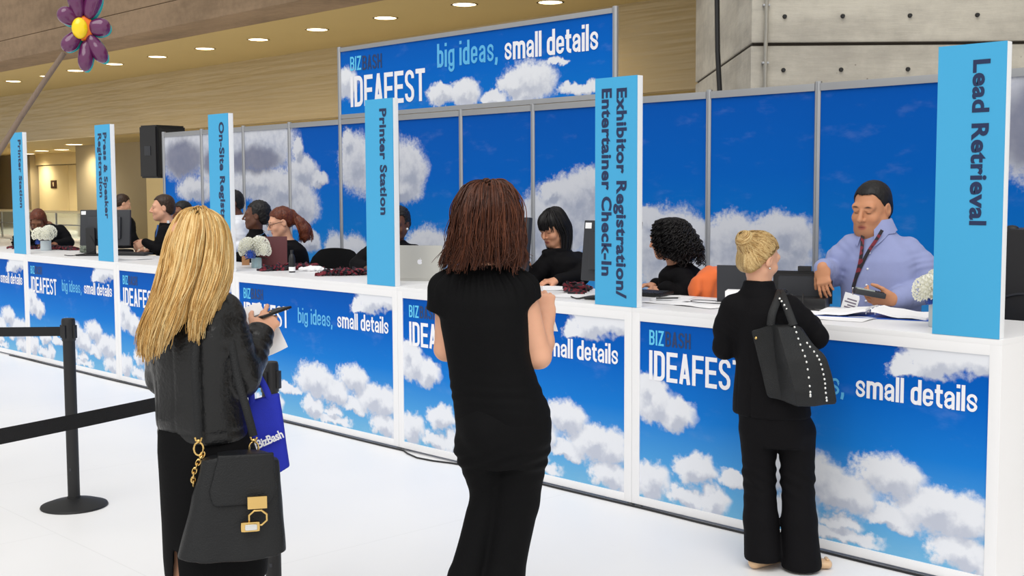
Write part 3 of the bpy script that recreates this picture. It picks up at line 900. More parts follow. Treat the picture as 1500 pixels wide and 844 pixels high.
HAIR_BLONDE = hair_material('golden_blonde_hair', (148, 100, 48), (214, 170, 100), (246, 222, 166))
HAIR_BUN = hair_material('ash_blonde_hair', (104, 74, 42), (186, 150, 96), (232, 208, 154))
HAIR_BROWN = hair_material('chestnut_hair', (38, 20, 14), (72, 40, 28), (112, 64, 42))
HAIR_BLACK = hair_material('black_hair', (12, 11, 12), (22, 20, 21), (40, 37, 38), .48)
HAIR_RED = hair_material('auburn_hair', (52, 24, 16), (92, 44, 28), (140, 74, 46))
HAIR_DARKB = hair_material('dark_brown_hair', (30, 20, 15), (54, 38, 28), (84, 60, 44))

def strands_obj(name, paths, rad, material, parent, base=None, h=.006, taper=.35, btint=.45):
    """hair: closed base volume plus tapering three-sided strands, one mesh"""
    VV, FF, TT = [], [], []; nb = 0
    if base is not None:
        v, q = surface(base, h); VV.append(v); TT.append(np.full(len(v), btint)); F4 = q; nb = len(v)
    else: F4 = np.zeros((0, 4), np.int64)
    A = np.array([0, 2.094, 4.189])
    for P in paths:
        P = np.asarray(P, float); n = len(P)
        t = np.gradient(P, axis=0); t /= np.linalg.norm(t, axis=1)[:, None] + 1e-9
        ref = np.where(np.abs(t[:, 1:2]) < .9, np.array([[0, 1, 0]]), np.array([[1, 0, 0]]))
        a = np.cross(t, ref); a /= np.linalg.norm(a, axis=1)[:, None] + 1e-9; b = np.cross(t, a)
        r = rad * (1 - (1 - taper) * np.linspace(0, 1, n) ** 2); r[:3] *= np.array([.25, .5, .8])[:len(r[:3])]
        V = (P[:, None] + r[:, None, None] * (np.cos(A)[None, :, None] * a[:, None] + np.sin(A)[None, :, None] * b[:, None])).reshape(-1, 3)
        i = np.arange(n - 1)[:, None] * 3; k = np.arange(3)[None]; j = (k + 1) % 3
        F = np.stack([i + k, i + j, i + j + 3, i + k + 3], -1).reshape(-1, 4) + nb
        VV.append(V); FF.append(F); nb += len(V)
        TT.append(np.clip(np.full(len(V), RNG.normal(.55, .24)), 0, 1))
    V = np.concatenate(VV); F = np.concatenate([F4] + FF)
    o = mesh_obj(name, V, F, material, parent)
    at = o.data.attributes.new('tint', 'FLOAT', 'POINT'); at.data.foreach_set('value', np.concatenate(TT).astype(np.float32))
    return o

def spline(pts, n):
    """smooth curve through points"""
    P = np.asarray(pts, float); m_ = len(P)
    T = np.linspace(0, m_ - 1, n); i = np.clip(T.astype(int), 0, m_ - 2); f = (T - i)[:, None]
    g = lambda j: P[np.clip(j, 0, m_ - 1)]
    a, b, c, d = g(i - 1), g(i), g(i + 1), g(i + 2)
    return .5 * ((2 * b) + (c - a) * f + (2 * a - 5 * b + 4 * c - d) * f ** 2 + (3 * b - a - 3 * c + d) * f ** 3)

def guided(guides, n, jit=.006, wave=0.0, wl=.08, nseg=16, lenvar=.12, curl=0.0, cturn=9, clumps=60, root=0.0):
    """strands between neighbouring guide curves"""
    G = [spline(g, nseg) for g in guides]; out = []
    CL = [(RNG.normal(0, jit, 3), RNG.random() * 6.28, nrm(RNG.normal(0, 1, 3)), RNG.random(), .6 + .8 * RNG.random()) for _ in range(clumps + 1)]
    for k in range(n):
        u = (k + RNG.random()) / n * (len(G) - 1); i = min(int(u), len(G) - 2); f = u - i
        P = G[i] * (1 - f) + G[i + 1] * f
        cl = CL[int(u / (len(G) - 1) * clumps)] if RNG.random() < .75 else CL[RNG.integers(0, clumps)]
        L = 1 - lenvar * (.6 * cl[3] + .4 * RNG.random())
        P = spline(P, int(nseg * (2.2 if curl else 1)) + 1)
        P = P[int(len(P) * root * RNG.random()):max(4, int(len(P) * L))]
        s = np.linspace(0, 1, len(P))
        d = cl[0] + RNG.normal(0, jit * .45, 3); ph = cl[1] + RNG.normal(0, .35)
        P = P + d * (.25 + .75 * s)[:, None]
        if wave:
            ax = cl[2]
            P = P + ax * (wave * cl[4] * np.sin(s * 6.28 / wl * .3 + ph) * s)[:, None]
        if curl:
            P = P + curl * np.stack([np.cos(s * cturn * 6.28 + ph), np.sin(s * cturn * 6.28 + ph), .3 * np.sin(s * cturn * 3 + ph)], 1) * np.minimum(1, s * 4)[:, None]
        out.append(P)
    return out

# ------------------------------------------------------------------ heads and hands
def add_head(S, c, R, s=1.0, jaw=1.0, neck=None, neck_r=.052, female=True, heavy=0.0):
    """c: point between the ears at eye level, R: columns right, forward, up; s: head height / .235"""
    c = V3(c)
    g = lambda x, y, z: c + s * (R @ V3(x, y, z))
    S.ell(g(0, -.018, .032), V3(.074, .094, .082) * s, R, .02)
    S.ell(g(0, .022, -.03), V3(.064, .070, .082) * s, R, .03 * s)
    S.ell(g(0, .034, -.066), V3(.047 * jaw, .050, .045) * s, R, .03 * s)
    S.ball(g(0, .068, -.099), .018 * s, .025 * s)
    for x in (-1, 1):
        S.cone(g(.050 * x * jaw, .004, -.058), g(.018 * x, .062, -.096), .020 * s, .019 * s, .03 * s)
        S.ell(g(.037 * x, .064, -.034), V3(.026, .024, .024) * s, R, .02 * s)
    if heavy: S.ell(g(0, .03, -.098), V3(.058, .058, .032) * s * (1 + heavy), R, .035 * s)
    S.cone(g(-.040, .074, .020), g(.040, .074, .020), .015 * s, .015 * s, .02 * s)
    for x in (-1, 1): S.ell(g(.031 * x, .101, .001), V3(.019, .016, .012) * s, R, .012 * s, 's')
    for x in (-1, 1): S.ball(g(.031 * x, .076, .000), .0135 * s, .004 * s)
    for x in (-1, 1): S.cone(g(.019 * x, .089, .007), g(.043 * x, .083, .006), .0042 * s, .0042 * s, .004 * s)
    nr = .0085 if female else .0105
    S.cone(g(0, .092, .008), g(0, .114, -.031), nr * .8 * s, nr * 1.2 * s, .008 * s)
    for x in (-1, 1): S.ball(g(.012 * x, .099, -.036), nr * .85 * s, .007 * s)
    S.ell(g(0, .086, -.0655), V3(.023, .012, .0058) * s, R, .008 * s)
    S.ell(g(0, .0845, -.0755), V3(.020, .012, .0068) * s, R, .007 * s)
    S.ell(g(0, .1025, -.0705), V3(.020, .008, .0012) * s, R, .003 * s, 's')
    for x in (-1, 1):
        E = R @ rotm(0, -.15, 0)
        S.ell(g(.076 * x, -.010, -.008), V3(.011, .021, .033) * s, E, .008 * s)
        S.ell(g(.086 * x, -.002, -.004), V3(.007, .011, .019) * s, E, .006 * s, 's')
    if neck is not None:
        S.cone(g(0, -.012, -.05), neck, neck_r * s, neck_r * 1.12 * s, .025 * s)

def face_colors(v, c, R, s, base, lips, brow, iris=(40, 28, 22), stubble=None, blush=.25, lids=False):
    base = np.array(lin(base)[:3]); out = np.repeat(base[None], len(v), 0)
    q = ((v - np.asarray(c)) @ np.asarray(R)) / s
    x, y, z = np.abs(q[:, 0]), q[:, 1], q[:, 2]
    def blend(w, col):
        w = np.clip(w, 0, 1)[:, None]; out[:] = out * (1 - w) + np.array(lin(col)[:3]) * w
    sm = lambda d, e: np.clip(1 - d, 0, 1) / max(e, 1e-6)
    front = y > .045
    red = np.array([base[0] * .98, base[1] * .72, base[2] * .66])
    ck = np.clip(1 - np.sqrt(((x - .042) / .026) ** 2 + ((z + .04) / .024) ** 2), 0, 1) * front * blush
    out[:] = out * (1 - ck[:, None]) + red * ck[:, None]
    if stubble:
        w = np.clip((-.05 - z) / .03, 0, 1) * (y > -.01) * (z > -.14); blend(w * .28, stubble)
    blend(sm(np.sqrt((x / .025) ** 2 + ((z + .0705) / .0125) ** 2), .35) * front * .8, lips)
    blend(sm(np.sqrt((x / .021) ** 2 + ((z + .0705) / .0018) ** 2), .5) * front * .7, (70, 30, 28))
    blend(sm(np.sqrt(((x - .031) / .022) ** 2 + ((z - .023 + (x - .031) ** 2 * 10) / .0052) ** 2), .5) * front * .85, brow)
    if not lids:
        e = np.sqrt(((x - .031) / .0145) ** 2 + ((z + .001) / .0062) ** 2)
        blend(sm(e, .25) * front, (222, 214, 208))
        blend((e < 1) * sm(np.sqrt(((x - .031) / .0065) ** 2 + ((z + .001) / .0068) ** 2), .25) * front, iris)
        blend(sm(np.sqrt(((x - .031) / .017) ** 2 + ((z - .0058) / .0026) ** 2), .5) * front * .8, (34, 24, 22))
    else:
        blend(sm(np.sqrt(((x - .031) / .0165) ** 2 + ((z + .0058 ) / .0028) ** 2), .5) * front * .95, (30, 22, 20))
    return out

def add_hand(S, wrist, fdir, back, side, size=1.0, curl=(30, 35, 25), spread=6, thumb=(35, 20), k=.006, fingers=None, wr=.026):
    """wrist point; fdir: towards the knuckles; back: out of the back of the hand; side +1: thumb along cross(fdir, back), -1 the other way.
    curl: bend in degrees at the three finger joints; fingers: per-finger overrides. returns the finger tips"""
    w = V3(wrist); F = nrm(fdir); Bk = nrm(V3(back) - F * float(V3(back) @ F)); Sd = np.cross(F, Bk) * side
    g = lambda a, b, c_: w + size * (a * Sd + b * F + c_ * Bk)
    S.flat(g(0, -.01, 0), g(.002, .03, 0), wr * size, .034 * size, Sd, .019 * size, .017 * size, .02)
    S.flat(g(.002, .025, 0), g(0, .082, .002), .034 * size, .040 * size, Sd, .0165 * size, .0125 * size, .014)
    S.ell(g(.024, .038, -.010), V3(.016, .028, .014) * size, np.stack([Sd, F, Bk], 1), .012)
    tips = []
    for i, (ox, L, r) in enumerate(((.0285, .074, .0088), (.0095, .083, .0092), (-.0095, .077, .0088), (-.0275, .060, .0078))):
        cv = curl if not (fingers and i in fingers) else fingers[i]
        a = (1.5 - i) * spread * D2R * .6
        d = nrm(math.cos(a) * F + math.sin(a) * Sd); bk = Bk
        p = g(ox, .084 - (.006 if i == 3 else 0) - (.002 if i == 0 else 0), .001)
        S.ball(p, r * 1.12 * size, .008)
        for j, (fr, rr_) in enumerate(((.45, 1.0), (.31, .93), (.24, .84))):
            an = cv[j] * D2R
            d, bk = d * math.cos(an) - bk * math.sin(an), bk * math.cos(an) + d * math.sin(an)
            q = p + d * L * fr * size
            S.cone(p, q, r * rr_ * size, r * rr_ * .93 * size, .0035); p = q
        tips.append(p)
    a1, a2 = thumb
    b = g(.030, .016, -.006)
    d = nrm(F * math.cos(a1 * D2R) + Sd * math.sin(a1 * D2R) - Bk * .35)
    m1 = b + d * .042 * size
    d2 = nrm(d * math.cos(a2 * D2R) - Sd * math.sin(a2 * D2R) + F * .1 - Bk * .1)
    m2 = m1 + d2 * .031 * size; d3 = nrm(d2 + F * .1 - Sd * .15 * (a2 > 10)); m3 = m2 + d3 * .023 * size
    S.cone(b, m1, .0135 * size, .0105 * size, .012); S.cone(m1, m2, .0102 * size, .0095 * size, .004); S.cone(m2, m3, .0095 * size, .0078 * size, .004)
    tips.append(m3)
    return tips

def view_frame(px_dir, D):
    pass

def person(label, O, az, group=None):
    """Empty under the person; local x to the right, y away from the viewer of the photograph's side, z up"""
    return thing('person', label, 'person', (O[0], O[1], 0), az, group)

def folds(amp, f, seed=0, thr=None):
    def fn(P):
        n = vnoise(P, f, seed); n2 = vnoise(P, np.asarray(f) * 2.1, seed + 3)
        return -amp * (1 - np.abs(n) * 1.6) * .6 + amp * .35 * n2
    return fn
# ------------------------------------------------------------------ people: shared builders
TONES = {'fair': ((226, 172, 142), (190, 108, 98), (110, 76, 52)), 'light': ((216, 158, 126), (178, 96, 86), (52, 36, 28)), 'tan': ((198, 140, 104), (160, 88, 76), (28, 22, 20)),
         'dark': ((92, 58, 42), (98, 52, 46), (20, 16, 15)), 'brown': ((128, 84, 60), (120, 62, 54), (24, 18, 16))}
def shrink(rows, d): return [(z, x, y, max(.02, a - d), max(.02, b - d)) for z, x, y, a, b in rows]

def build_body(t, tone, head, core, yaw, arms, h, neck_to, stubble=None, lids=False, jaw=1.0, female=True, heavy=0, legs=None, name='body', neck_r=.05, blush=.25):
    """one continuous skin surface: head, neck, trunk, arms and hands. head = (centre, rotation, size)"""
    S = Solid(); c, R, s = head
    add_head(S, c, R, s, jaw, neck_to, neck_r, female, heavy)
    S.prof(shrink(core, .016), yaw=yaw, k=.03)
    for a in arms:
        r = a['r']
        S.cone(a['sh'], a['el'], r[0], r[1], .03)
        S.cone(a['el'], V3(a['el']) * .62 + V3(a['wr']) * .38, r[1], r[1] * 1.02, .012)
        S.cone(V3(a['el']) * .62 + V3(a['wr']) * .38, a['wr'], r[1] * 1.0, r[2], .015)
        if 'hand' in a: add_hand(S, a['wr'], **a['hand'])
    if legs:
        for l in legs: S.chain(l[0], l[1], .03)
    base, lips, brow = TONES[tone]
    return solid_obj(name, S, h, SKIN, t, 1, lambda v: face_colors(v, c, R, s, base, lips, brow, stubble=stubble, lids=lids, blush=blush))

def build_top(t, name, rows, yaw, sleeves, material, h, fold=.004, ff=(9, 9, 5), seed=1, extra=None, p=2.3, k=.03):
    """jacket, blouse or shirt: trunk plus sleeves. sleeve = (points, radii)"""
    S = Solid(); S.prof(rows, yaw=yaw, p=p, rnd=.01)
    for pts, rad in sleeves:
        S.chain(pts, rad, .02, k0=k)
    if extra: extra(S)
    if fold:
        S.wrinkle(folds(fold, ff, seed))
        # creases that gather at the bend of each sleeve
        els = [V3(pts[1]) for pts, rad in sleeves if len(pts) > 2]
        axs = [nrm(V3(pts[2]) - V3(pts[0])) for pts, rad in sleeves if len(pts) > 2]
        def crease(P):
            d = np.zeros(len(P), np.float32)
            for e, ax in zip(els, axs):
                q = P - e; w = np.exp(-(np.linalg.norm(q, axis=1) / .10) ** 2)
                d += w * fold * .55 * np.sin((q @ ax) * 150 + 5.0 * vnoise(P, 11, seed + 7)) * (.4 + .9 * np.abs(vnoise(P, 9, seed + 9)))
            return d
        if els: S.wrinkle(crease)
    return solid_obj(name, S, h, material, t, 1)

def lid_eyes(*a): pass

def short_hair(t, head, material, fringe=.02, h=.005, back=-.075, thick=.010, side=-.02, rough=.003, name='hair', front=.02, crown=0.0, ear=-.02, brow=.074):
    """short cropped hair: a cap over the skull that leaves the face, ears and neck free"""
    c, R, s = head; c = V3(c)
    S = Solid(); g = lambda x, y, z: c + s * (R @ V3(x, y, z))
    S.ell(g(0, -.018, .034), V3(.074 + thick, .094 + thick, .082 + thick + crown) * s, R, .02)
    S.ell(g(0, -.05, -.02), V3(.066 + thick, .060 + thick, .07) * s, R, .03)
    def cutter(P):
        q = ((P - c) @ R) / s
        # hairline: forehead edge, temple, above the ears, nape
        line = np.where(q[:, 1] > front, brow, np.where(q[:, 1] > ear, brow + (q[:, 1] - front) * (brow - side) / max(.01, front - ear), side + (q[:, 1] - ear) * 1.0))
        line = np.maximum(line, back)
        return (q[:, 2] - line - .004 * vnoise(P, 90, 3)) * s
    S.cutfn(cutter, .004)
    S.wrinkle(lambda P: rough * vnoise(P, (120, 120, 60), 5))
    v, q = surface(S, h)
    o = mesh_obj(name, v, q, material, t)
    at = o.data.attributes.new('tint', 'FLOAT', 'POINT'); at.data.foreach_set('value', RNG.uniform(.1, .7, len(v)).astype(np.float32))
    return o

def trousers(t, rows, legs, material, h=.008, fold=.004, seed=4, yaw=0, name='trousers'):
    S = Solid(); S.prof(rows, yaw=yaw, p=2.2)
    for pts, rad in legs: S.chain(pts, rad, .025, k0=.035)
    zmin = min(p[0][-1][2] if False else p[0][-1][2] for p in legs)
    for pts, rad in legs: pass
    if fold: S.wrinkle(folds(fold, (9, 9, 4), seed))
    return S

def plain_legs(t, cx, cy, top, material, shoe, yaw=0.0, spread=.09, z0=0.0):
    """trousers and shoes of somebody standing behind the counter"""
    S = Solid()
    S.prof([(top - .16, cx, cy, .15, .11), (top, cx, cy, .15, .115), (top + .06, cx, cy, .14, .105)], yaw=yaw)
    R_ = rotm(yaw)
    for sg in (-1, 1):
        d = R_ @ V3(sg * spread, 0, 0); b = V3(cx, cy, 0)
        S.chain([b + d + V3(0, 0, top - .1), b + d * 1.05 + V3(0, 0, .5), b + d * 1.15 + V3(0, 0, .10 + z0)], [.085, .065, .058], .02, k0=.03)
    S.wrinkle(folds(.003, (9, 9, 4), 3))
    solid_obj('trousers', S, .012, material, t)
    for sg in (-1, 1):
        d = R_ @ V3(sg * spread * 1.15, 0, 0); f = R_ @ V3(0, 1, 0); b = V3(cx, cy, z0) + d
        Q = Solid(); Q.flat(b - f * .05 + V3(0, 0, .04), b + f * .14 + V3(0, 0, .028), .038, .042, R_ @ V3(1, 0, 0), .04, .028)
        Q.cut((0, 0, z0 + .002), (0, 0, -1))
        solid_obj('shoe', Q, .008, shoe, t)

def seated_legs(t, cx, cy, z, material, shoe, yaw, foot_z):
    S = Solid(); R_ = rotm(yaw); f = R_ @ V3(0, 1, 0)
    S.prof([(z - .06, cx, cy, .16, .13), (z + .02, cx, cy, .16, .12), (z + .14, cx, cy, .14, .11)], yaw=yaw)
    for sg in (-1, 1):
        d = R_ @ V3(sg * .085, 0, 0); b = V3(cx, cy, z) + d
        k_ = b + f * .42 + V3(0, 0, .01); a_ = k_ + f * .02 + V3(0, 0, foot_z + .09 - z)
        S.chain([b, k_, a_], [.085, .062, .05], .02, k0=.03)
        Q = Solid(); Q.flat(a_ - f * .05 + V3(0, 0, -.05), a_ + f * .13 + V3(0, 0, -.062), .036, .040, R_ @ V3(1, 0, 0), .04, .028)
        solid_obj('shoe', Q, .008, shoe, t)
    S.wrinkle(folds(.003, (9, 9, 4), 3))
    solid_obj('trousers', S, .012, material, t)

SHOE_BLACK = mat('black_shoe_leather', (20, 19, 20), .35, vary=.1, coat=.2)
SHIRT_BLUE = mat('lilac_blue_shirt', (140, 149, 194), .75, vary=.05, scale=30, bump=.08, bscale=300, sheen=.15)
SHIRT_WHITE = mat('white_shirt', (226, 228, 234), .75, vary=.03, scale=20)
TEE = mat('pale_blue_tee', (150, 166, 206), .8, vary=.03)
REDCLOTH = mat('wine_red_cloth', (92, 24, 40), .8, vary=.2, scale=30)
DENIM = mat('dark_trousers', (30, 30, 38), .85, vary=.1)
LANYARD = None
def lanyard_mat():
    t = NT('navy_red_lanyard')
    co = t.coords('Object')
    w = t.n('ShaderNodeTexNoise'); t.l(co, w.inputs['Vector']); w.inputs['Scale'].default_value = 38; w.inputs['Detail'].default_value = 0
    t.set(Base_Color=t.mix(t.ramp(w.outputs[0], .49, .56), lin((26, 20, 30)), lin((116, 28, 44))), Roughness=.7)
    return t.m
LANYARD = lanyard_mat()

# ------------------------------------------------------------------ the brown-haired woman in the middle
def brunette():
    t = person('woman with chestnut shoulder-length hair in black blouse and trousers, seen from behind', (-.934, -2.008), .8323)
    head = ((.002, .01, 1.590), rotm(-28 * D2R, -10 * D2R, 0), 1.0)
    rows = [(.868, .05, 0, .168, .127), (.92, .048, 0, .170, .129), (1.00, .026, 0, .160, .120), (1.06, .012, 0, .152, .113), (1.13, -.002, 0, .150, .112), (1.22, -.01, 0, .158, .115), (1.30, -.012, .002, .160, .108), (1.36, -.012, .01, .140, .092), (1.405, -.014, .02, .098, .075), (1.435, -.016, .028, .062, .062), (1.452, -.016, .03, .055, .056)]
    yaw = -22 * D2R
    R_ = dict(sh=(.118, .0, 1.345), el=(.180, .0, 1.105), wr=(.212, .125, 1.225), r=(.050, .043, .027), hand=dict(fdir=(-.06, .10, 1), back=(.25, -.95, .1), side=-1, curl=(62, 60, 30), spread=5, thumb=(42, 20), size=.98))
    L_ = dict(sh=(-.135, .03, 1.345), el=(-.150, .07, 1.125), wr=(.06, .235, 1.235), r=(.050, .043, .028), hand=dict(fdir=(.9, .1, .35), back=(-.2, .75, .6), side=1, curl=(45, 50, 30), thumb=(35, 15), size=.96))
    build_body(t, 'fair', head, rows, yaw, [R_, L_], .0042, (-.012, .02, 1.42), blush=.2)
    def ends(S):
        for pts, rad, e, n in (([(.080, .0, 1.365), (.116, .0, 1.335), (.148, .0, 1.24)], [.062, .064, .062], (.125, 0, 1.287), (.42, 0, -.9)), ([(-.105, .02, 1.365), (-.142, .03, 1.335), (-.165, .045, 1.23)], [.062, .064, .060], (-.165, .04, 1.265), (-.12, 0, -1))):
            C = Solid(); C.chain(pts, rad, .02); C.cut(e, n); S.join(C, .03)
        def pleats(P):
            a = np.arctan2(P[:, 1] - .03, P[:, 0] + .016); z = P[:, 2]
            w = np.exp(-((z - 1.385) / .05) ** 2)
            low = np.exp(-((z - .98) / .05) ** 2) * .0018 * np.sin(z * 150 + 3 * vnoise(P, 6, 2))
            return w * .006 * np.sin(a * 30 + 2 * vnoise(P, 5, 8)) + low - .010 * np.exp(-((z - .868) / .012) ** 2) * 0
        S.wrinkle(pleats)
    build_top(t, 'blouse', rows, yaw, [], CLOTH, .006, .0055, (8, 8, 3.5), 2, ends)
    T = Solid()
    T.prof([(.72, .046, .0, .146, .112), (.80, .052, .0, .168, .128), (.88, .052, 0, .172, .130), (.95, .046, 0, .155, .118), (1.0, .03, 0, .148, .11)], yaw=yaw)
    T.ell((-.005, -.055, .84), (.085, .085, .085), k=.04); T.ell((.11, -.045, .84), (.085, .085, .085), k=.04)
    T.chain([(-.03, 0, .78), (-.006, .03, .60), (-.088, -.015, .31), (-.140, -.04, .055)], [.090, .056, .058, .078], .02, k0=.02)
    T.chain([(.118, 0, .78), (.096, .02, .58), (.045, .01, .31), (.005, .0, .05)], [.096, .080, .078, .094], .02, k0=.02)
    T.cut((0, 0, .03), (0, 0, -1))
    T.wrinkle(folds(.0035, (8, 8, 5), 9))
    T.wrinkle(lambda P: .004 * np.exp(-((P[:, 2] - .745) / .06) ** 2) * np.sin(P[:, 2] * 130 - P[:, 0] * 40 + 2 * vnoise(P, 7, 4)))
    solid_obj('trousers', T, .0065, CLOTH, t)
    for bx, by, fy in ((-.135, -.02, -20), (.005, .01, -30)):
        Q = Solid(); f = rotm(fy * D2R) @ V3(0, 1, 0)
        Q.flat(V3(bx, by, .045) - f * .05, V3(bx, by, .022) + f * .16, .034, .034, rotm(fy * D2R) @ V3(1, 0, 0), .04, .02)
        Q.cut((0, 0, .001), (0, 0, -1)); solid_obj('shoe', Q, .006, SHOE_BLACK, t)
    # hair: guides fan over the back of the head from the parting, left to right
    B = Solid()
    B.ell((.0, .005, 1.615), (.098, .112, .104), k=.03)
    B.prof([(1.44, -.02, -.005, .085, .075), (1.50, -.012, -.01, .112, .098), (1.58, -.004, -.005, .110, .112), (1.64, .0, .0, .095, .105)], k=.03, rnd=.03)
    hr = head[1]; hc = V3(head[0])
    def facecut(P):
        q = (P - hc) @ hr
        return np.maximum(.05 - q[:, 1], q[:, 2] - .055)
    B.cutfn(facecut, .01)
    G = []
    for a in np.linspace(205, -28, 13):
        ca, sa = math.cos(a * D2R), -math.sin(a * D2R)
        flick = 1.06 + .16 * math.sin(a * .11)
        lz = 1.445 + .018 * math.sin(a * .13 + 1)
        G.append([(.006 + .004 * ca, .012 + .004 * sa, 1.705), (.012 + .03 * ca, .015 + .03 * sa, 1.720), (.004 + .078 * ca, .008 + .085 * sa, 1.702), (.0 + .108 * ca, .0 + .118 * sa, 1.635), (-.004 + .115 * ca, -.002 + .118 * sa, 1.56), (-.008 + .122 * ca, -.004 + .112 * sa, 1.495), (-.014 + .120 * ca * flick, -.006 + .10 * sa, lz), (-.016 + .128 * ca * flick, -.006 + .098 * sa, lz - .022)])
    P_ = guided(G, 2300, .009, wave=.021, wl=.20, nseg=32, lenvar=.26, clumps=75, root=.22)
    strands_obj('hair', P_, .0024, HAIR_BROWN, t, B, .006)
    return t
brunette()
# ------------------------------------------------------------------ the blonde woman at the left
def blonde():
    t = person('woman with long blonde hair in black leather jacket and skirt, holding a phone', (-1.189, -2.952), 1.0545)
    head = ((-.032, .012, 1.508), rotm(-52 * D2R, -20 * D2R, 0), .98)
    rows = [(.915, -.034, 0, .140, .112), (.96, -.036, 0, .141, .112), (1.05, -.044, 0, .138, .106), (1.15, -.05, 0, .142, .106), (1.25, -.05, 0, .150, .106), (1.31, -.045, .005, .142, .096), (1.35, -.04, .01, .112, .082), (1.385, -.034, .018, .070, .064), (1.41, -.03, .022, .062, .06)]
    yaw = -42 * D2R
    R_ = dict(sh=(.045, -.02, 1.31), el=(.085, -.03, 1.105), wr=(.152, .10, 1.232), r=(.048, .042, .026), hand=dict(fdir=(.42, .62, .45), back=(.45, -.55, .70), side=-1, curl=(28, 48, 30), spread=8, thumb=(34, 12), size=.95, fingers={0: (6, 22, 14), 3: (36, 50, 30)}))
    L_ = dict(sh=(-.135, .05, 1.31), el=(-.142, .10, 1.10), wr=(.045, .24, 1.20), r=(.048, .042, .026), hand=dict(fdir=(.85, .1, .35), back=(-.1, .6, -.8), side=1, curl=(28, 40, 25), thumb=(40, 15), size=.95))
    legs = [([(-.075, .02, .60), (-.085, .02, .48), (-.09, -.005, .32), (-.09, .02, .10)], [.070, .055, .056, .036]), ([(.055, .02, .60), (.045, .02, .48), (.04, -.005, .32), (.035, .02, .10)], [.070, .055, .056, .036])]
    build_body(t, 'fair', head, rows, yaw, [R_, L_], .0042, (-.03, .02, 1.38), legs=legs)
    sl = [([(.035, -.015, 1.315), (.062, -.03, 1.215), (.088, -.035, 1.108), (.118, .03, 1.165), (.147, .09, 1.222)], [.060, .062, .056, .050, .044]),
          ([(-.125, .045, 1.315), (-.142, .075, 1.21), (-.146, .10, 1.10), (-.03, .19, 1.16), (.03, .23, 1.195)], [.058, .060, .055, .050, .043])]
    def jk(S):
        def detail(P):
            d = np.zeros(len(P), np.float32)
            # back yoke, centre and side seams, hem band
            c, s_ = math.cos(yaw), math.sin(yaw)
            X = (P[:, 0] + .045) * c + P[:, 1] * s_; Y = -(P[:, 0] + .045) * s_ + P[:, 1] * c
            back = Y < .0
            d += .003 * np.exp(-(X / .004) ** 2) * back
            d += .003 * np.exp(-((np.abs(X) - .085) / .004) ** 2) * back * (P[:, 2] < 1.3)
            d += .0035 * np.exp(-((P[:, 2] - .95) / .005) ** 2)
            # cuff rings
            e = V3(.147, .09, 1.222); ax = nrm((.03, .06, .058)); q = (P - e) @ ax
            near = np.linalg.norm(P - e, axis=1) < .11
            d += near * .0025 * np.sin(q * 170 + 2 * vnoise(P, 12, 4))
            return d
        S.wrinkle(detail)
    build_top(t, 'leather_jacket', rows, yaw, sl, LEATHER, .0058, .0080, (9, 9, 6), 5, jk)
    K = Solid()
    K.prof([(.468, -.002, .01, .160, .132), (.53, -.002, .012, .163, .136), (.65, -.002, .008, .162, .138), (.78, -.01, .0, .158, .134), (.88, -.022, 0, .150, .126), (.95, -.034, 0, .136, .108)], yaw=-.3, p=2.3, rnd=.006)
    K.cutfn(lambda P: np.maximum(np.abs(P[:, 0] + .125) - .004 - (.60 - P[:, 2]) * .05, np.maximum(P[:, 2] - .58, P[:, 1] + .01)), .006)
    K.wrinkle(folds(.003, (7, 7, 3), 6))
    solid_obj('skirt', K, .0065, CLOTH, t)
    for x, fy in ((-.09, -35), (.035, -40)):
        Q = Solid(); R0 = rotm(fy * D2R); b = V3(x, .02, 0)
        Q.flat(b + R0 @ V3(0, -.03, .075), b + R0 @ V3(0, .13, .024), .030, .036, R0 @ V3(1, 0, 0), .035, .022)
        Q.cone(b + R0 @ V3(0, -.045, .07), b + R0 @ V3(0, -.045, .006), .020, .008, .02); Q.cut((0, 0, .001), (0, 0, -1))
        solid_obj('shoe', Q, .005, SHOE_BLACK, t)
    # hair
    hc, hr = V3(head[0]), head[1]
    B = Solid(); B.ell((-.030, .006, 1.532), (.088, .098, .107), k=.03)
    B.prof([(1.40, -.065, -.055, .085, .045), (1.45, -.05, -.04, .092, .065), (1.52, -.036, -.01, .090, .085)], k=.03, rnd=.02)
    def facecut(P):
        q = (P - hc) @ hr
        return np.maximum(.062 - q[:, 1], q[:, 2] - .055)
    B.cutfn(facecut, .01)
    # two falls: one over the back to the lower left, one over the right shoulder
    B.chain([(-.05, -.075, 1.42), (-.10, -.115, 1.33), (-.15, -.12, 1.25)], [.046, .036, .014], .03)
    B.chain([(.0, -.085, 1.42), (-.015, -.118, 1.33), (-.04, -.125, 1.27)], [.034, .020, .006], .03)
    top = lambda a: (-.03 + .02 * math.cos(a), .02 + .02 * math.sin(a), 1.640)
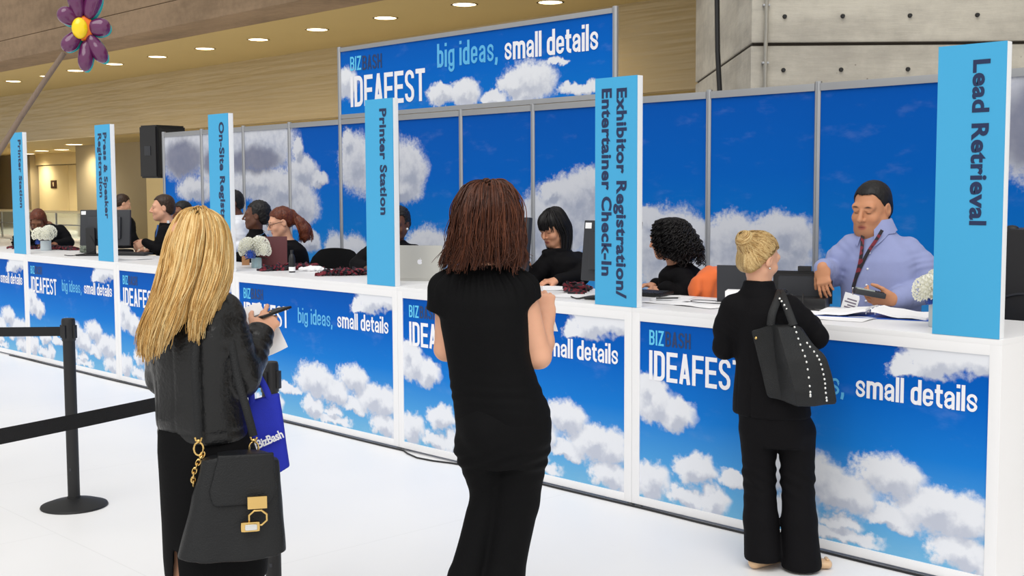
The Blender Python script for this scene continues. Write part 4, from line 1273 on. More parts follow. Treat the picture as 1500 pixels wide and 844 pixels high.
    back = [[(-.030, .022, 1.620), (-.035, .03, 1.639), (-.085, .03, 1.622), (-.122, .015, 1.555), (-.142, -.01, 1.47), (-.165, -.045, 1.38), (-.195, -.08, 1.28), (-.212, -.09, 1.20)],
            [(-.030, .022, 1.620), (-.035, .025, 1.639), (-.085, .005, 1.622), (-.120, -.02, 1.55), (-.140, -.05, 1.46), (-.170, -.09, 1.36), (-.205, -.105, 1.26), (-.212, -.108, 1.175)],
            [(-.030, .022, 1.620), (-.035, .02, 1.639), (-.075, -.03, 1.622), (-.105, -.065, 1.55), (-.125, -.09, 1.46), (-.155, -.125, 1.36), (-.188, -.135, 1.26), (-.195, -.132, 1.165)],
            [(-.030, .022, 1.620), (-.03, .02, 1.639), (-.055, -.05, 1.622), (-.075, -.09, 1.55), (-.095, -.11, 1.46), (-.128, -.14, 1.36), (-.162, -.15, 1.26), (-.178, -.145, 1.170)],
            [(-.030, .022, 1.620), (-.03, .02, 1.639), (-.035, -.06, 1.622), (-.045, -.102, 1.55), (-.065, -.12, 1.46), (-.098, -.148, 1.36), (-.130, -.152, 1.27), (-.158, -.148, 1.20)],
            [(-.030, .022, 1.620), (-.03, .02, 1.639), (-.02, -.06, 1.622), (-.02, -.104, 1.55), (-.04, -.122, 1.46), (-.072, -.150, 1.37), (-.10, -.152, 1.30), (-.13, -.148, 1.24)]]
    front = [[(-.030, .022, 1.620), (-.03, .02, 1.639), (-.015, -.058, 1.622), (-.005, -.10, 1.55), (-.022, -.122, 1.46), (-.05, -.148, 1.37), (-.062, -.152, 1.29), (-.058, -.150, 1.23)],
             [(-.030, .022, 1.620), (-.025, .02, 1.639), (.005, -.05, 1.620), (.018, -.088, 1.55), (.006, -.118, 1.46), (-.022, -.145, 1.37), (-.045, -.15, 1.30), (-.050, -.148, 1.225)],
             [(-.030, .022, 1.620), (-.022, .022, 1.639), (.022, -.035, 1.616), (.040, -.066, 1.55), (.030, -.105, 1.46), (.002, -.138, 1.38), (-.026, -.145, 1.31), (-.038, -.145, 1.24)],
             [(-.030, .022, 1.620), (-.02, .025, 1.639), (.035, -.012, 1.61), (.054, -.038, 1.545), (.050, -.080, 1.46), (.022, -.12, 1.385), (-.002, -.135, 1.33), (-.02, -.14, 1.28)],
             [(-.030, .022, 1.620), (-.02, .03, 1.639), (.040, .01, 1.605), (.062, -.012, 1.545), (.062, -.045, 1.47), (.044, -.085, 1.40), (.022, -.105, 1.36), (.008, -.115, 1.325)],
             [(-.030, .022, 1.620), (-.02, .035, 1.639), (.038, .03, 1.602), (.058, .012, 1.55), (.064, -.01, 1.49), (.060, -.04, 1.43), (.050, -.06, 1.40), (.04, -.07, 1.375)]]
    P_ = guided(back, 1700, .006, wave=.006, wl=.12, nseg=30, lenvar=.16, clumps=110, root=.32) + guided(front, 1500, .005, wave=.006, wl=.12, nseg=30, lenvar=.14, clumps=95, root=.32)
    crown = [[(-.085 + x, .075 - .2 * abs(x - .055), 1.598), (-.062 + x * .6, .045, 1.632), (-.042 + x * .25, .012, 1.643), (-.050 + x * .45, -.035, 1.634), (-.075 + x * .8, -.078, 1.588)] for x in np.linspace(0, .11, 7)]
    P_ += guided(crown, 60, .004, nseg=16, lenvar=.2, root=.3)
    strands_obj('hair', P_, .0021, HAIR_BLONDE, t, B, .006)
    return t
BL = blonde()
AZ_B = 1.0545; O_B = Vector((-1.189, -2.952, 0))
def near_blonde(name, label, cat):
    return thing(name, label, cat, O_B, AZ_B)

# handbag hanging from her right shoulder
hb = near_blonde('handbag', 'black leather handbag with gold clasp hanging at the blonde woman\'s right side', 'handbag')
Bq = Solid()
by = -.185
def bagfn(P):
    z = np.clip(P[:, 2], .585, .89); f = (z - .585) / .305
    l = -.106 + .082 * f; r = .196 - .022 * f
    cx, a = (l + r) / 2, (r - l) / 2; b = .060 - .034 * f
    X, Y = (P[:, 0] - cx), P[:, 1] - by
    d = ((np.abs(X / a) ** 5 + np.abs(Y / b) ** 3) ** .25 - 1) * np.minimum(a, b)
    bot = .598 - .012 * (1 - (X / .15) ** 2)
    top = .882 + .010 * (1 - (X / .11) ** 2) - .16 * np.clip(X - .04, 0, .2)
    return np.maximum(d, np.maximum(bot - P[:, 2], P[:, 2] - top)) - .004
Bq._add(bagfn, (.045, by, .74), .24, .02, 'u')
Bq.wrinkle(folds(.0035, (10, 10, 6), 12))
solid_obj('bag_body', Bq, .005, BAGLEATHER, hb)
Fq = Solid()
def flapfn(P):
    z = P[:, 2]; f = np.clip((z - .585) / .305, 0, 1)
    l = -.088 + .084 * f + .012; r = .190 - .020 * f + .004
    X = (P[:, 0] - (l + r) / 2) / ((r - l) / 2); Y = P[:, 1] - by
    b = .060 - .034 * f
    low = .752 + .055 * np.clip(np.abs(X) - .72, 0, 1) ** 1.6 * 6
    shell = np.abs(Y + b * (1 - np.abs(X) ** 4 * .2) + .010) - .008
    topc = np.maximum(np.abs(Y) - b - .010, np.abs(z - (.892 + .008 * (1 - X ** 2) - .018 * np.clip(X - .35, 0, 1))) - .005)
    body = np.minimum(shell, topc)
    return np.maximum(np.maximum(body, low - z), np.maximum(np.abs(X) - 1.0, 0) * .12 + np.where(np.abs(X) > 1, .0, -.02) * 0 + (np.abs(X) - 1.0) * .12)
Fq._add(flapfn, (.06, by, .82), .2, .02, 'u')
Fq.cut((0, 0, .902), (0, 0, 1))
Fq.wrinkle(folds(.002, (10, 10, 8), 14))
fl = solid_obj('flap', Fq, .004, BAGLEATHER, hb)
MB().box((.092, -.268, .744), (.150, -.254, .782), .003).build('clasp_plate', GOLD, hb)
oct_ = [(.122 + .028 * math.cos(math.radians(22.5 + 45 * i)), -.262, .716 + .024 * math.sin(math.radians(22.5 + 45 * i))) for i in range(8)]
MB().tube(oct_, .0035, 8, closed=True).build('clasp_ring', GOLD, hb)
MB().box((.070, -.275, .676), (.128, -.258, .708), .010).build('turn_lock', GOLD, hb)
MB().box((.082, -.280, .682), (.120, -.268, .702), .008).build('lock_plate', SILVER, hb)
for sgn_, (x, y, zt) in ((0, (-.046, -.165, .945)), (1, (.118, -.150, .935))):
    ring = [(x + .014 * math.cos(a), y, zt - .030 + .020 * math.sin(a)) for a in [2 * math.pi * i / 14 for i in range(14)]]
    MB().tube(ring, .0032, 8, closed=True).build('ring', GOLD, hb)
    MB().tube([(x - .010, y, zt + .006), (x - .008, y, zt - .004), (x + .006, y, zt - .008), (x + .010, y, zt + .004)], .0036, 8).ball((x, y, zt - .006), .007, 10).build('swivel_hook', GOLD, hb)
    base = [(x + .01, y, zt - .050), (x - .004 + .012 * sgn_, y - .004, zt - .075), (x - .016 + .024 * sgn_, y - .004, zt - .105), (x - .018 + .010 * sgn_, y + .0, zt - .135)]
    if sgn_: base = [(x + .006, y, zt - .048), (x + .012, y - .002, zt - .062), (x + .0, y, zt - .082), (x - .008, y + .004, zt - .095)]
    pp = spline(base, 8 if not sgn_ else 5)
    for i, q in enumerate(pp):
        d = Vector(pp[min(i + 1, len(pp) - 1)] - pp[max(i - 1, 0)]).normalized(); sd = Vector((0, 1, 0)) if i % 2 else Vector((1, 0, 0)); sd = (sd - d * sd.dot(d)).normalized()
        lk = [Vector(q) + d * .0105 * math.cos(a) + sd * .0065 * math.sin(a) for a in [2 * math.pi * k / 10 for k in range(10)]]
        MB().tube(lk, .0026, 7, closed=True).build('chain_link', GOLD, hb)
MB().tube(spline([(-.046, -.165, .952), (-.050, -.160, 1.06), (-.052, -.150, 1.18), (-.040, -.125, 1.30), (-.018, -.085, 1.375), (.012, -.035, 1.395)], 24), .0125, 8, flat=.35, up=(1, 0, 0)).build('strap', BAGLEATHER, hb)
MB().tube(spline([(.118, -.150, .942), (.100, -.145, 1.02), (.075, -.125, 1.12), (.055, -.105, 1.25), (.045, -.075, 1.34), (.012, -.035, 1.395)], 24), .0125, 8, flat=.35, up=(1, 0, 0)).build('strap', BAGLEATHER, hb)

# blue tote hanging from her forearm
BLUE_BAG = mat('royal_blue_nonwoven', (14, 36, 176), .7, vary=.08, scale=60, bump=.2, bscale=400)
tb = near_blonde('tote_bag', 'royal blue tote bag with white lettering hanging from the blonde woman\'s arm', 'tote bag')
Tq = Solid()
def totefn(P):
    # slanted sack: centre line leans to the right going down
    f = np.clip((1.035 - P[:, 2]) / .245, 0, 1)
    cx = .150 + .018 * f; a = .056 + .012 * f
    q = (P[:, 2] - 1.04) + .10 * (P[:, 0] - .15) * 0
    b = .016 + .022 * f
    X = (P[:, 0] - cx) / a; Y = (P[:, 1] - .02) / b
    d = ((np.abs(X) ** 6 + np.abs(Y) ** 2.4) ** .3 - 1) * b
    bot = .787 + .035 * np.clip(X - .2, 0, 2) - .008 * X
    top = 1.032 + .012 * X
    return np.maximum(d, np.maximum(bot - P[:, 2], P[:, 2] - top))
Tq._add(totefn, (.16, .02, .91), .16, .02, 'u')
Tq.wrinkle(folds(.004, (14, 14, 6), 21))
solid_obj('bag_body', Tq, .0045, BLUE_BAG, tb)
for y in (.004, .036):
    MB().tube(spline([(.120, y, 1.015), (.118, y, 1.06), (.112, .02, 1.105), (.126, .02, 1.130), (.142, .02, 1.105), (.165, y, 1.06), (.178, y, 1.02)], 22), .010, 8, flat=.25, up=(1, 0, 0)).build('handle', BLUE_BAG, tb)
co, fa = font_mesh('#BizBash', .038, .0012, .95, .8)
ca, sa = math.cos(math.radians(22)), math.sin(math.radians(22))
co = co - co.mean(0)
yy = -.024
link_mesh('lettering', [(.170 + x * ca - y * sa, yy + .0 * x, .902 + x * sa + y * ca) for x, y in co], fa, INK_WHITE, tb)

# phone and papers in her hands
ph = near_blonde('smartphone', 'black smartphone held up in the blonde woman\'s right hand', 'phone')
Rm = rotm(-48 * D2R, 10 * D2R, -8 * D2R)
ctr = Vector((.192, .185, 1.288))
b = MB().box((-.034, -.068, -.0045), (.034, .068, .0045), .004); b.build('case', BLACKP, ph)
for o in [ph.children[0]]:
    o.matrix_local = Matrix.Translation(ctr) @ Matrix(Rm.tolist()).to_4x4()
sc_ = MB().box((-.030, -.060, .0044), (.030, .060, .0052), 0).build('screen', mat('dark_glass', (14, 16, 22), .08, spec=.6), ph, smooth=False)
sc_.matrix_local = ph.children[0].matrix_local.copy()
pa = near_blonde('paper_sheet', 'white folded paper sheets held under the phone by the blonde woman', 'paper')
def paper_grid(c, u, v, nu=7, nv=9, bend=.012):
    c, u, v = Vector(c), Vector(u), Vector(v); n = u.cross(v).normalized()
    return [[c + u * (i / (nu - 1) - .5) + v * (j / (nv - 1) - .5) + n * bend * (math.sin(3.1 * i / (nu - 1)) + .4 * math.sin(5 * j / (nv - 1))) for i in range(nu)] for j in range(nv)]
MB().sheet(paper_grid((.135, .20, 1.262), (.085, .02, .035), (-.035, .05, .085))).build('upper_sheet', PAPER, pa, solid=.0012)
MB().sheet(paper_grid((.190, .165, 1.205), (.075, .015, .03), (.035, -.03, -.09))).build('lower_sheet', PAPER, pa, solid=.0012)

# ------------------------------------------------------------------ belt barrier posts
def stanchion(loc, label, belt_to=None):
    t = thing('barrier_post', label, 'barrier post', loc, 0, 'black belt barrier posts')
    MB().lathe([(.172, 0), (.175, .004), (.172, .012), (.12, .030), (.06, .042), (.036, .048), (.036, .055)], 48).build('base', BLACKM, t)
    MB().lathe([(.0315, .05), (.0315, .90)], 28).build('pole', BLACKM, t)
    MB().lathe([(.0345, .90), (.036, .905), (.036, 1.005), (.033, 1.018), (.030, 1.02)], 28).build('head', BLACKP, t)
    for k in range(4):
        a = math.radians(30 + 90 * k)
        MB().box((-.011, .034, .915), (.011, .046, .985), .002, rot=Matrix.Rotation(a, 3, 'Z')).build('belt_slot', BLACKP, t)
    MB().box((-.006, -.034, .20), (.006, -.031, .215), .001, rot=Matrix.Rotation(math.radians(40), 3, 'Z')).build('label_mark', GREYP, t)
    if belt_to:
        d = Vector(belt_to) - Vector(loc); d.z = 0; L = d.length; d.normalize(); n = Vector((-d.y, d.x, 0))
        rows = []
        for z in (.925, .975):
            rows.append([d * (.035 + (L - .035) * i / 16) + n * .0 + Vector((0, 0, z - .012 * math.sin(math.pi * i / 16))) for i in range(17)])
        MB().sheet(rows).build('belt', WEBBING, t, solid=.002)
    return t
# ------------------------------------------------------------------ the woman with the bun at the counter
def suit_woman():
    t = person('woman with blonde bun in black trouser suit leaning on the counter, seen from behind', (-.845, -.353), .5967)
    head = ((-.088, .025, 1.392), rotm(-42 * D2R, -14 * D2R, 6 * D2R), .93)
    rows = [(.695, -.028, 0, .176, .135), (.76, -.030, 0, .172, .134), (.84, -.036, 0, .158, .124), (.92, -.045, 0, .142, .114), (1.0, -.056, 0, .150, .115), (1.09, -.072, .0, .165, .114), (1.15, -.082, .0, .164, .104), (1.195, -.088, .008, .140, .088), (1.235, -.09, .016, .085, .070), (1.262, -.092, .022, .062, .060), (1.278, -.092, .024, .058, .057)]
    yaw = -34 * D2R
    R_ = dict(sh=(.045, .01, 1.165), el=(.155, .03, 1.035), wr=(.09, .235, 1.115), r=(.046, .040, .025), hand=dict(fdir=(-.75, .65, -.02), back=(.1, .15, 1), side=-1, curl=(18, 25, 15), thumb=(35, 10), size=.9))
    L_ = dict(sh=(-.205, .0, 1.165), el=(-.240, .03, .985), wr=(-.105, .225, 1.112), r=(.046, .040, .025), hand=dict(fdir=(.6, .8, -.02), back=(-.1, .15, 1), side=1, curl=(18, 25, 15), thumb=(35, 10), size=.9))
    build_body(t, 'fair', head, rows, yaw, [R_, L_], .0042, (-.085, .015, 1.25), neck_r=.048)
    sl = [([(.035, .01, 1.165), (.100, .02, 1.10), (.158, .03, 1.040), (.135, .12, 1.085), (.10, .21, 1.112)], [.062, .060, .050, .044, .038]),
          ([(-.195, .0, 1.165), (-.228, .015, 1.075), (-.240, .03, .985), (-.19, .11, 1.045), (-.125, .20, 1.105)], [.062, .058, .050, .044, .038])]
    def jk(S):
        # turned-up collar and back seam
        C = Solid(); C.prof([(1.225, -.09, .012, .090, .078), (1.262, -.09, .016, .070, .068), (1.288, -.091, .018, .064, .064)], yaw=yaw, rnd=.006)
        S.join(C, .012)
        def seam(P):
            c, s_ = math.cos(yaw), math.sin(yaw)
            X = (P[:, 0] + .055) * c + P[:, 1] * s_; Y = -(P[:, 0] + .055) * s_ + P[:, 1] * c
            bk = Y < 0
            vent = .006 * np.exp(-(X / .006) ** 2) * (P[:, 2] < .84)
            return bk * (.0025 * np.exp(-(X / .004) ** 2) + .002 * np.exp(-((np.abs(X) - .08) / .004) ** 2) + vent)
        S.wrinkle(seam)
    build_top(t, 'jacket', rows, yaw, sl, CLOTH2, .0062, .0045, (9, 9, 6), 31, jk)
    T = Solid()
    T.prof([(.56, -.005, .0, .140, .105), (.62, -.006, .0, .160, .125), (.70, -.02, .0, .160, .128), (.78, -.035, 0, .145, .12)], yaw=yaw)
    T.chain([(-.085, .0, .62), (-.080, .02, .42), (-.072, .0, .22), (-.058, -.01, .065)], [.082, .070, .074, .084], .02, k0=.025)
    T.chain([(.082, .0, .62), (.088, .01, .42), (.100, -.005, .22), (.112, -.01, .03)], [.082, .070, .074, .088], .02, k0=.025)
    def floorcut(P):
        return P[:, 2] - np.where(P[:, 0] < .02, .040, .012)
    T.cutfn(floorcut, .004)
    T.wrinkle(folds(.004, (9, 9, 4), 33))
    T.wrinkle(lambda P: .003 * np.exp(-((P[:, 2] - .40) / .08) ** 2) * np.sin(P[:, 2] * 110 + P[:, 0] * 60 + 3 * vnoise(P, 9, 4)))
    solid_obj('trousers', T, .006, CLOTH2, t)
    BEIGE = mat('beige_patent_leather', (214, 178, 138), .35, vary=.05, coat=.3)
    for b, fy in ((V3(.125, .015, 0), -78), (V3(-.055, .01, 0), -40)):
        Q = Solid(); R0 = rotm(fy * D2R)
        Q.flat(b + R0 @ V3(0, -.06, .032), b + R0 @ V3(0, .10, .022), .030, .036, R0 @ V3(1, 0, 0), .030, .021); Q.cut((0, 0, .001), (0, 0, -1))
        sh = solid_obj('shoe', Q, .004, BEIGE, t)
        bow = Solid(); c0 = b + R0 @ V3(0, .095, .042)
        for sg in (-1, 1): bow.flat(c0, c0 + R0 @ V3(.016 * sg, .004, .003), .004, .009, R0 @ V3(0, 1, 0), .004, .005)
        solid_obj('bow', bow, .003, BEIGE, sh)
    # hair swept up into a bun
    c, R, s = head; c = V3(c); g = lambda x, y, z: c + s * (R @ V3(x, y, z))
    B = Solid(); B.ell(g(0, -.018, .032), V3(.082, .102, .091) * s, R, .02); B.ell(g(0, -.058, -.03), V3(.068, .055, .070) * s, R, .03)
    def cutter(P):
        q = ((P - c) @ R) / s
        line = np.where(q[:, 1] > .02, .060, np.where(q[:, 1] > -.02, .060 + (q[:, 1] - .02) * 1.6, -.004 + (q[:, 1] + .02) * 1.9))
        return (q[:, 2] - np.maximum(line, -.092)) * s
    B.cutfn(cutter, .006)
    bun = g(-.005, -.112, .052); ba = nrm(R @ V3(0, -.85, .5))
    B.ell(bun, (.042, .042, .042), None, .01)
    P_ = []
    for k in range(900):
        # from the hairline over the skull to the bun
        th = RNG.uniform(-180, 180) * D2R; sn, cs = math.sin(th), math.cos(th); ab = abs(th)
        if ab < .9: st = g(.074 * sn, .086 * cs, .062 - .02 * (ab / .9) ** 2)
        elif ab < 1.75: st = g(.080 * sn, .055 * cs + .002, .042 - .055 * (ab - .9) / .85)
        else: st = g(.070 * sn * (1.0 if ab < 2.4 else 1.05), -.030 - .055 * abs(cs), -.035 - .045 * abs(cs) ** .6 + .01 * RNG.random())
        en = bun - ba * .02 + RNG.normal(0, .012, 3)
        pts = []
        for f in np.linspace(0, 1, 10):
            p = st * (1 - f) + en * f
            q = (p - g(0, -.018, .02)) @ R; rr_ = np.linalg.norm(q / (V3(.084, .104, .094) * s))
            tgt = 1.0 + .02 * RNG.random() if f < .85 else max(1.0, rr_)
            p = g(0, -.018, .02) + R @ (q / max(rr_, .2) * tgt)
            pts.append(p)
        pts = np.array(pts, np.float32); o_ = np.asarray(g(0, -.03, .0), np.float32)
        for _ in range(4):
            dn = pts - o_; dn /= np.linalg.norm(dn, axis=1)[:, None]
            pts = pts + dn * np.clip(.0015 - B(pts), -.02, .02)[:, None]
        P_.append(spline(pts, 14))
    bx = nrm(np.cross(ba, (0, 0, 1))); bz = np.cross(bx, ba)
    for k in range(170):
        a0 = RNG.random() * 6.28; r0 = RNG.uniform(.012, .045); zz = math.sqrt(max(0, .045 ** 2 - r0 ** 2)) * (1 if RNG.random() < .85 else -1) + .002
        P_.append(np.array([bun + bx * (r0 * (1 - .25 * f)) * math.cos(a0 + 2.6 * f) + bz * (r0 * (1 - .25 * f)) * math.sin(a0 + 2.6 * f) + ba * (zz + .008 * f) for f in np.linspace(0, 1, 12)]))
    strands_obj('hair', P_, .0026, HAIR_BUN, t, B, .005)
    MB().ball(tuple(g(.084, -.004, -.044)), .0055, 12).build('earring', SILVER, t)
    return t
suit_woman()
# her studded tote
st_ = thing('tote_bag', 'black leather shoulder bag with rows of silver studs, carried by the woman with the bun', 'tote bag', (-.845, -.353, 0), .5967)
def loft(rows, name, material, parent, cap=True):
    """rows: rings of equal length"""
    n = len(rows[0]); V = [p for r in rows for p in r]; F = []
    for i in range(len(rows) - 1):
        for j in range(n):
            k = (j + 1) % n
            F.append((i * n + j, i * n + k, (i + 1) * n + k, (i + 1) * n + j))
    if cap: F += [tuple(reversed(range(n))), tuple((len(rows) - 1) * n + j for j in range(n))]
    return link_mesh(name, V, F, material, parent)
# ring: left back corner, gusset fold, front left edge, front right, back right
bt = [(-.120, -.145, 1.092), (-.036, -.175, 1.128), (-.008, -.225, 1.118), (.074, -.185, 1.118), (.080, -.125, 1.11), (-.03, -.10, 1.125)]
mid = [(-.090, -.165, .97), (-.016, -.185, .98), (.030, -.270, .975), (.192, -.215, .985), (.175, -.13, .985), (.03, -.115, .98)]
low = [(-.048, -.185, .815), (.010, -.195, .83), (.066, -.285, .845), (.238, -.215, .80), (.225, -.13, .81), (.08, -.12, .82)]
bot = [(-.036, -.170, .795), (.02, -.20, .782), (.078, -.25, .762), (.232, -.208, .782), (.22, -.135, .785), (.08, -.125, .79)]
rings = []
def ringpts(P):
    # two points near every corner keep the edges crisp when smoothed; pushed out a little against shrinkage
    c = sum((Vector(p) for p in P), Vector()) / len(P); out = []
    for i in range(len(P)):
        p, q, o = Vector(P[i]), Vector(P[(i + 1) % len(P)]), Vector(P[i - 1])
        for w_ in (p.lerp(o, .10), p, p.lerp(q, .10)):
            out.append(tuple(c + (w_ - c) * 1.03))
    return out
for A, B_, n in ((bt, mid, 6), (mid, low, 6), (low, bot, 3)):
    for i in range(n):
        f = i / n; rings.append(ringpts([Vector(a).lerp(Vector(b), f) for a, b in zip(A, B_)]))
rings.append(ringpts(bot))
bb = loft(rings, 'bag_body', BAGLEATHER, st_)
md = bb.modifiers.new('round', 'SUBSURF'); md.levels = 2; md.render_levels = 2
me_ = bpy.data.meshes.new_from_object(bb.evaluated_get(bpy.context.evaluated_depsgraph_get()))
bb.modifiers.clear(); bb.data = me_
me_.polygons.foreach_set('use_smooth', np.ones(len(me_.polygons), bool))
co_ = np.empty(len(me_.vertices) * 3, np.float32); me_.vertices.foreach_get('co', co_); co_ = co_.reshape(-1, 3)
no_ = np.empty_like(co_).ravel(); me_.vertices.foreach_get('normal', no_)
co_ += no_.reshape(-1, 3) * (vnoise(co_, (9, 9, 7), 5) * .006 + vnoise(co_, (22, 22, 14), 6) * .003)[:, None]
me_.vertices.foreach_set('co', co_.ravel()); me_.update()
MB().tube(spline([(-.036, -.175, 1.11), (-.030, -.165, 1.16), (-.010, -.130, 1.215), (.004, -.06, 1.250), (.02, .0, 1.245)], 18), .017, 8, flat=.3, up=(1, 0, 0)).build('strap', BAGLEATHER, st_)
MB().tube(spline([(.060, -.20, 1.115), (.040, -.175, 1.165), (.016, -.120, 1.222), (.004, -.06, 1.252), (.02, .0, 1.245)], 18), .017, 8, flat=.3, up=(1, 0, 0)).build('strap', BAGLEATHER, st_)
from mathutils.bvhtree import BVHTree
bvh = BVHTree.FromPolygons([tuple(v.co) for v in me_.vertices], [tuple(p.vertices) for p in me_.polygons])
def stud(p):
    h = bvh.find_nearest(Vector(p))
    c = Vector(p) if h[3] > .05 else h[0]
    MB().ball(tuple(c), .0062, 10).build('stud', SILVER, st_)
line1 = spline([(.000, -.135, 1.222), (.024, -.155, 1.19), (.046, -.185, 1.150), (.066, -.205, 1.11), (.090, -.235, 1.055), (.110, -.255, 1.0), (.122, -.262, .93), (.130, -.262, .85), (.131, -.26, .825)], 20)
line2 = spline([(.130, -.24, 1.06), (.160, -.245, 1.010), (.182, -.25, .955), (.194, -.25, .90), (.200, -.25, .85), (.202, -.24, .80)], 14)
for q in list(line1) + list(line2): stud(q)
MB().ball((-.096, -.172, 1.055), .007, 12).build('gold_rivet', GOLD, st_)
HM = HAIR_DARKB

# ------------------------------------------------------------------ the man in the lilac shirt behind the counter
def man():
    t = person('man with short black hair in lilac-blue shirt, holding a scanner behind the counter', (-1.122, .948), .5223)
    t.scale = (1.0385,) * 3; t.location.z = -.0652
    head = ((-.034, .0, 1.596), rotm(152 * D2R, -13 * D2R, -3 * D2R), 1.11)
    rows = [(.98, .02, 0, .190, .150), (1.05, .02, 0, .195, .155), (1.15, .02, 0, .198, .152), (1.25, .018, 0, .200, .145), (1.33, .016, .0, .200, .130), (1.385, .012, .008, .178, .110), (1.425, .004, .012, .135, .095), (1.46, -.004, .012, .098, .082), (1.49, -.010, .01, .080, .072), (1.515, -.014, .008, .074, .070)]
    yaw = 155 * D2R
    A1 = dict(sh=(-.135, .0, 1.36), el=(-.225, .03, 1.245), wr=(-.262, -.175, 1.298), r=(.040, .046, .031), hand=dict(fdir=(.12, -.30, -1), back=(-.35, -.9, .25), side=1, curl=(22, 20, 12), spread=4, thumb=(30, 10), size=.96, fingers={0: (10, 15, 8), 3: (32, 24, 12)}))
    A2 = dict(sh=(.165, -.01, 1.35), el=(.262, -.06, 1.18), wr=(.072, -.235, 1.150), r=(.042, .048, .032), hand=dict(fdir=(-.97, -.25, .02), back=(-.15, -.75, -.6), side=1, curl=(30, 45, 30), spread=6, thumb=(30, 15), size=1.02))
    build_body(t, 'tan', head, rows, yaw, [A1, A2], .0036, (-.012, .012, 1.46), stubble=(70, 52, 44), lids=True, jaw=1.1, female=False, heavy=.08, neck_r=.060)
    sl = [([(-.125, .0, 1.405), (-.188, .012, 1.335), (-.225, .03, 1.250), (-.245, -.075, 1.275), (-.260, -.158, 1.294)], [.056, .062, .060, .052, .044]),
          ([(.150, -.01, 1.39), (.218, -.03, 1.30), (.258, -.058, 1.185), (.17, -.14, 1.165), (.092, -.215, 1.152)], [.058, .066, .064, .054, .044])]
    def sh(S):
        # open collar stand
        def det(P):
            f = rotm(yaw); q = (P - V3(.0, .0, 0)) @ f
            pl = (q[:, 1] > 0) * (np.abs(q[:, 0] - .012) < .018) * (P[:, 2] < 1.46)
            return -.0015 * pl
        S.wrinkle(det)
        ax1 = nrm((-.015, -.09, .02)); ax2 = nrm((-.08, -.08, -.01))
        S.wrinkle(lambda P: -.004 * (np.abs((P - V3(-.257, -.13, 1.290)) @ ax1) < .03) * (np.linalg.norm(P - V3(-.257, -.13, 1.29), axis=1) < .07) - .004 * (np.abs((P - V3(.115, -.195, 1.155)) @ ax2) < .028) * (np.linalg.norm(P - V3(.115, -.195, 1.155), axis=1) < .07))
    shirt = build_top(t, 'shirt', rows[:-1], yaw, sl, SHIRT_BLUE, .006, .006, (7, 7, 6), 41, sh)
    # collar: two pointed leaves and a stand
    c = V3(-.012, .008, 1.47); F = rotm(yaw)
    def coll(a, r, z): return tuple(c + F @ V3(r * math.sin(a), r * math.cos(a) * .92, 0) + V3(0, 0, z))
    outer = MB()
    for sg in (-1, 1):
        rows_ = []
        an = np.linspace(16, 180, 20) * D2R * sg
        for k, (dr, z) in enumerate(((.0, .060), (.006, .058), (.020, .028), (.034, .0))):
            rr_ = []
            for i, a in enumerate(an):
                f = max(0, 1 - i / 5.0)            # front point drops and spreads
                w = np.array(coll(a + sg * .10 * f * k / 3, .072 + dr + .020 * f * k / 3, z - .052 * f * k / 3 * 1.15 - .010 * (abs(a) < 1.6) * k / 3))
                w[2] += .014 * (1 - math.cos(a)) * .5
                rr_.append(tuple(w))
            rows_.append(rr_)
        outer.sheet(rows_)
    outer.build('collar', SHIRT_BLUE, shirt, solid=.003, angle=60)
    U = Solid(); U.prof([(1.40, -.01, -.016, .070, .060), (1.47, -.012, -.004, .066, .062), (1.482, -.012, .0, .064, .062)], yaw=yaw, rnd=.004)
    solid_obj('undershirt', U, .005, TEE, shirt)
    for z in (1.37, 1.29, 1.21, 1.13):
        r_ = np.interp(z, [1.05, 1.25, 1.34, 1.41], [.155, .145, .130, .108]); p = V3(.014, .004, z) + F @ V3(.0, r_ + .004, 0)
        MB().ball(tuple(p), (.006, .006, .006), 10).build('button', SHIRT_WHITE, shirt)
    plain_legs(t, .02, .02, .93, DENIM, SHOE_BLACK, yaw, z0=.0628)
    short_hair(t, head, HAIR_BLACK, h=.0045, thick=.006, front=.050, ear=-.004, side=-.018, rough=.0012)
    # lanyard with badge
    ln = MB()
    def fr(x, z, off):   # point on the shirt front
        b = np.interp(z, [1.05, 1.15, 1.25, 1.34, 1.41, 1.45, 1.49], [.155, .152, .145, .130, .108, .090, .075])
        return tuple(V3(0, 0, z) + V3(.016, .004, 0) + F @ V3(x, b * (1 - (abs(x) / .2) ** 2) ** .5 + off, 0))
    L1 = [fr(.055, 1.485, .020), fr(.048, 1.44, .018), fr(.042, 1.38, .014), fr(.046, 1.31, .012), fr(.060, 1.24, .014), fr(.072, 1.195, .014)]
    L2 = [fr(-.050, 1.485, .022), fr(-.030, 1.44, .020), fr(.0, 1.385, .016), fr(.028, 1.32, .014), fr(.056, 1.25, .014), fr(.072, 1.195, .016)]
    nrmF = tuple(F @ V3(0, 1, 0))
    for L in (L1, L2): ln.tube(spline(L, 24), .0085, 8, flat=.2, up=(1, 0, 0))
    lo = ln.build('lanyard', LANYARD, t)
    cl = MB(); p0 = Vector(fr(.072, 1.190, .016)); cl.tube([p0, p0 - Vector((0, 0, .03))], .004, 8).ball(tuple(p0), .008, 10).build('clip', SILVER, lo)
    bd = MB().box((-.040, -.001, -.10), (.040, .001, 0), .001).build('badge', PAPER, lo)
    bd.location = p0 - Vector((0, 0, .028)); bd.rotation_euler = (math.radians(6), math.radians(-14), yaw + .15)
    tx = MB()
    for z, w_ in ((-.03, .05), (-.045, .06), (-.060, .042), (-.072, .055)):
        tx.box((-.03, .0011, z - .0035), (-.03 + w_, .0016, z + .0035))
    tx.build('badge_print', mat('grey_ink', (120, 112, 128), .6), bd)
    return t
man()
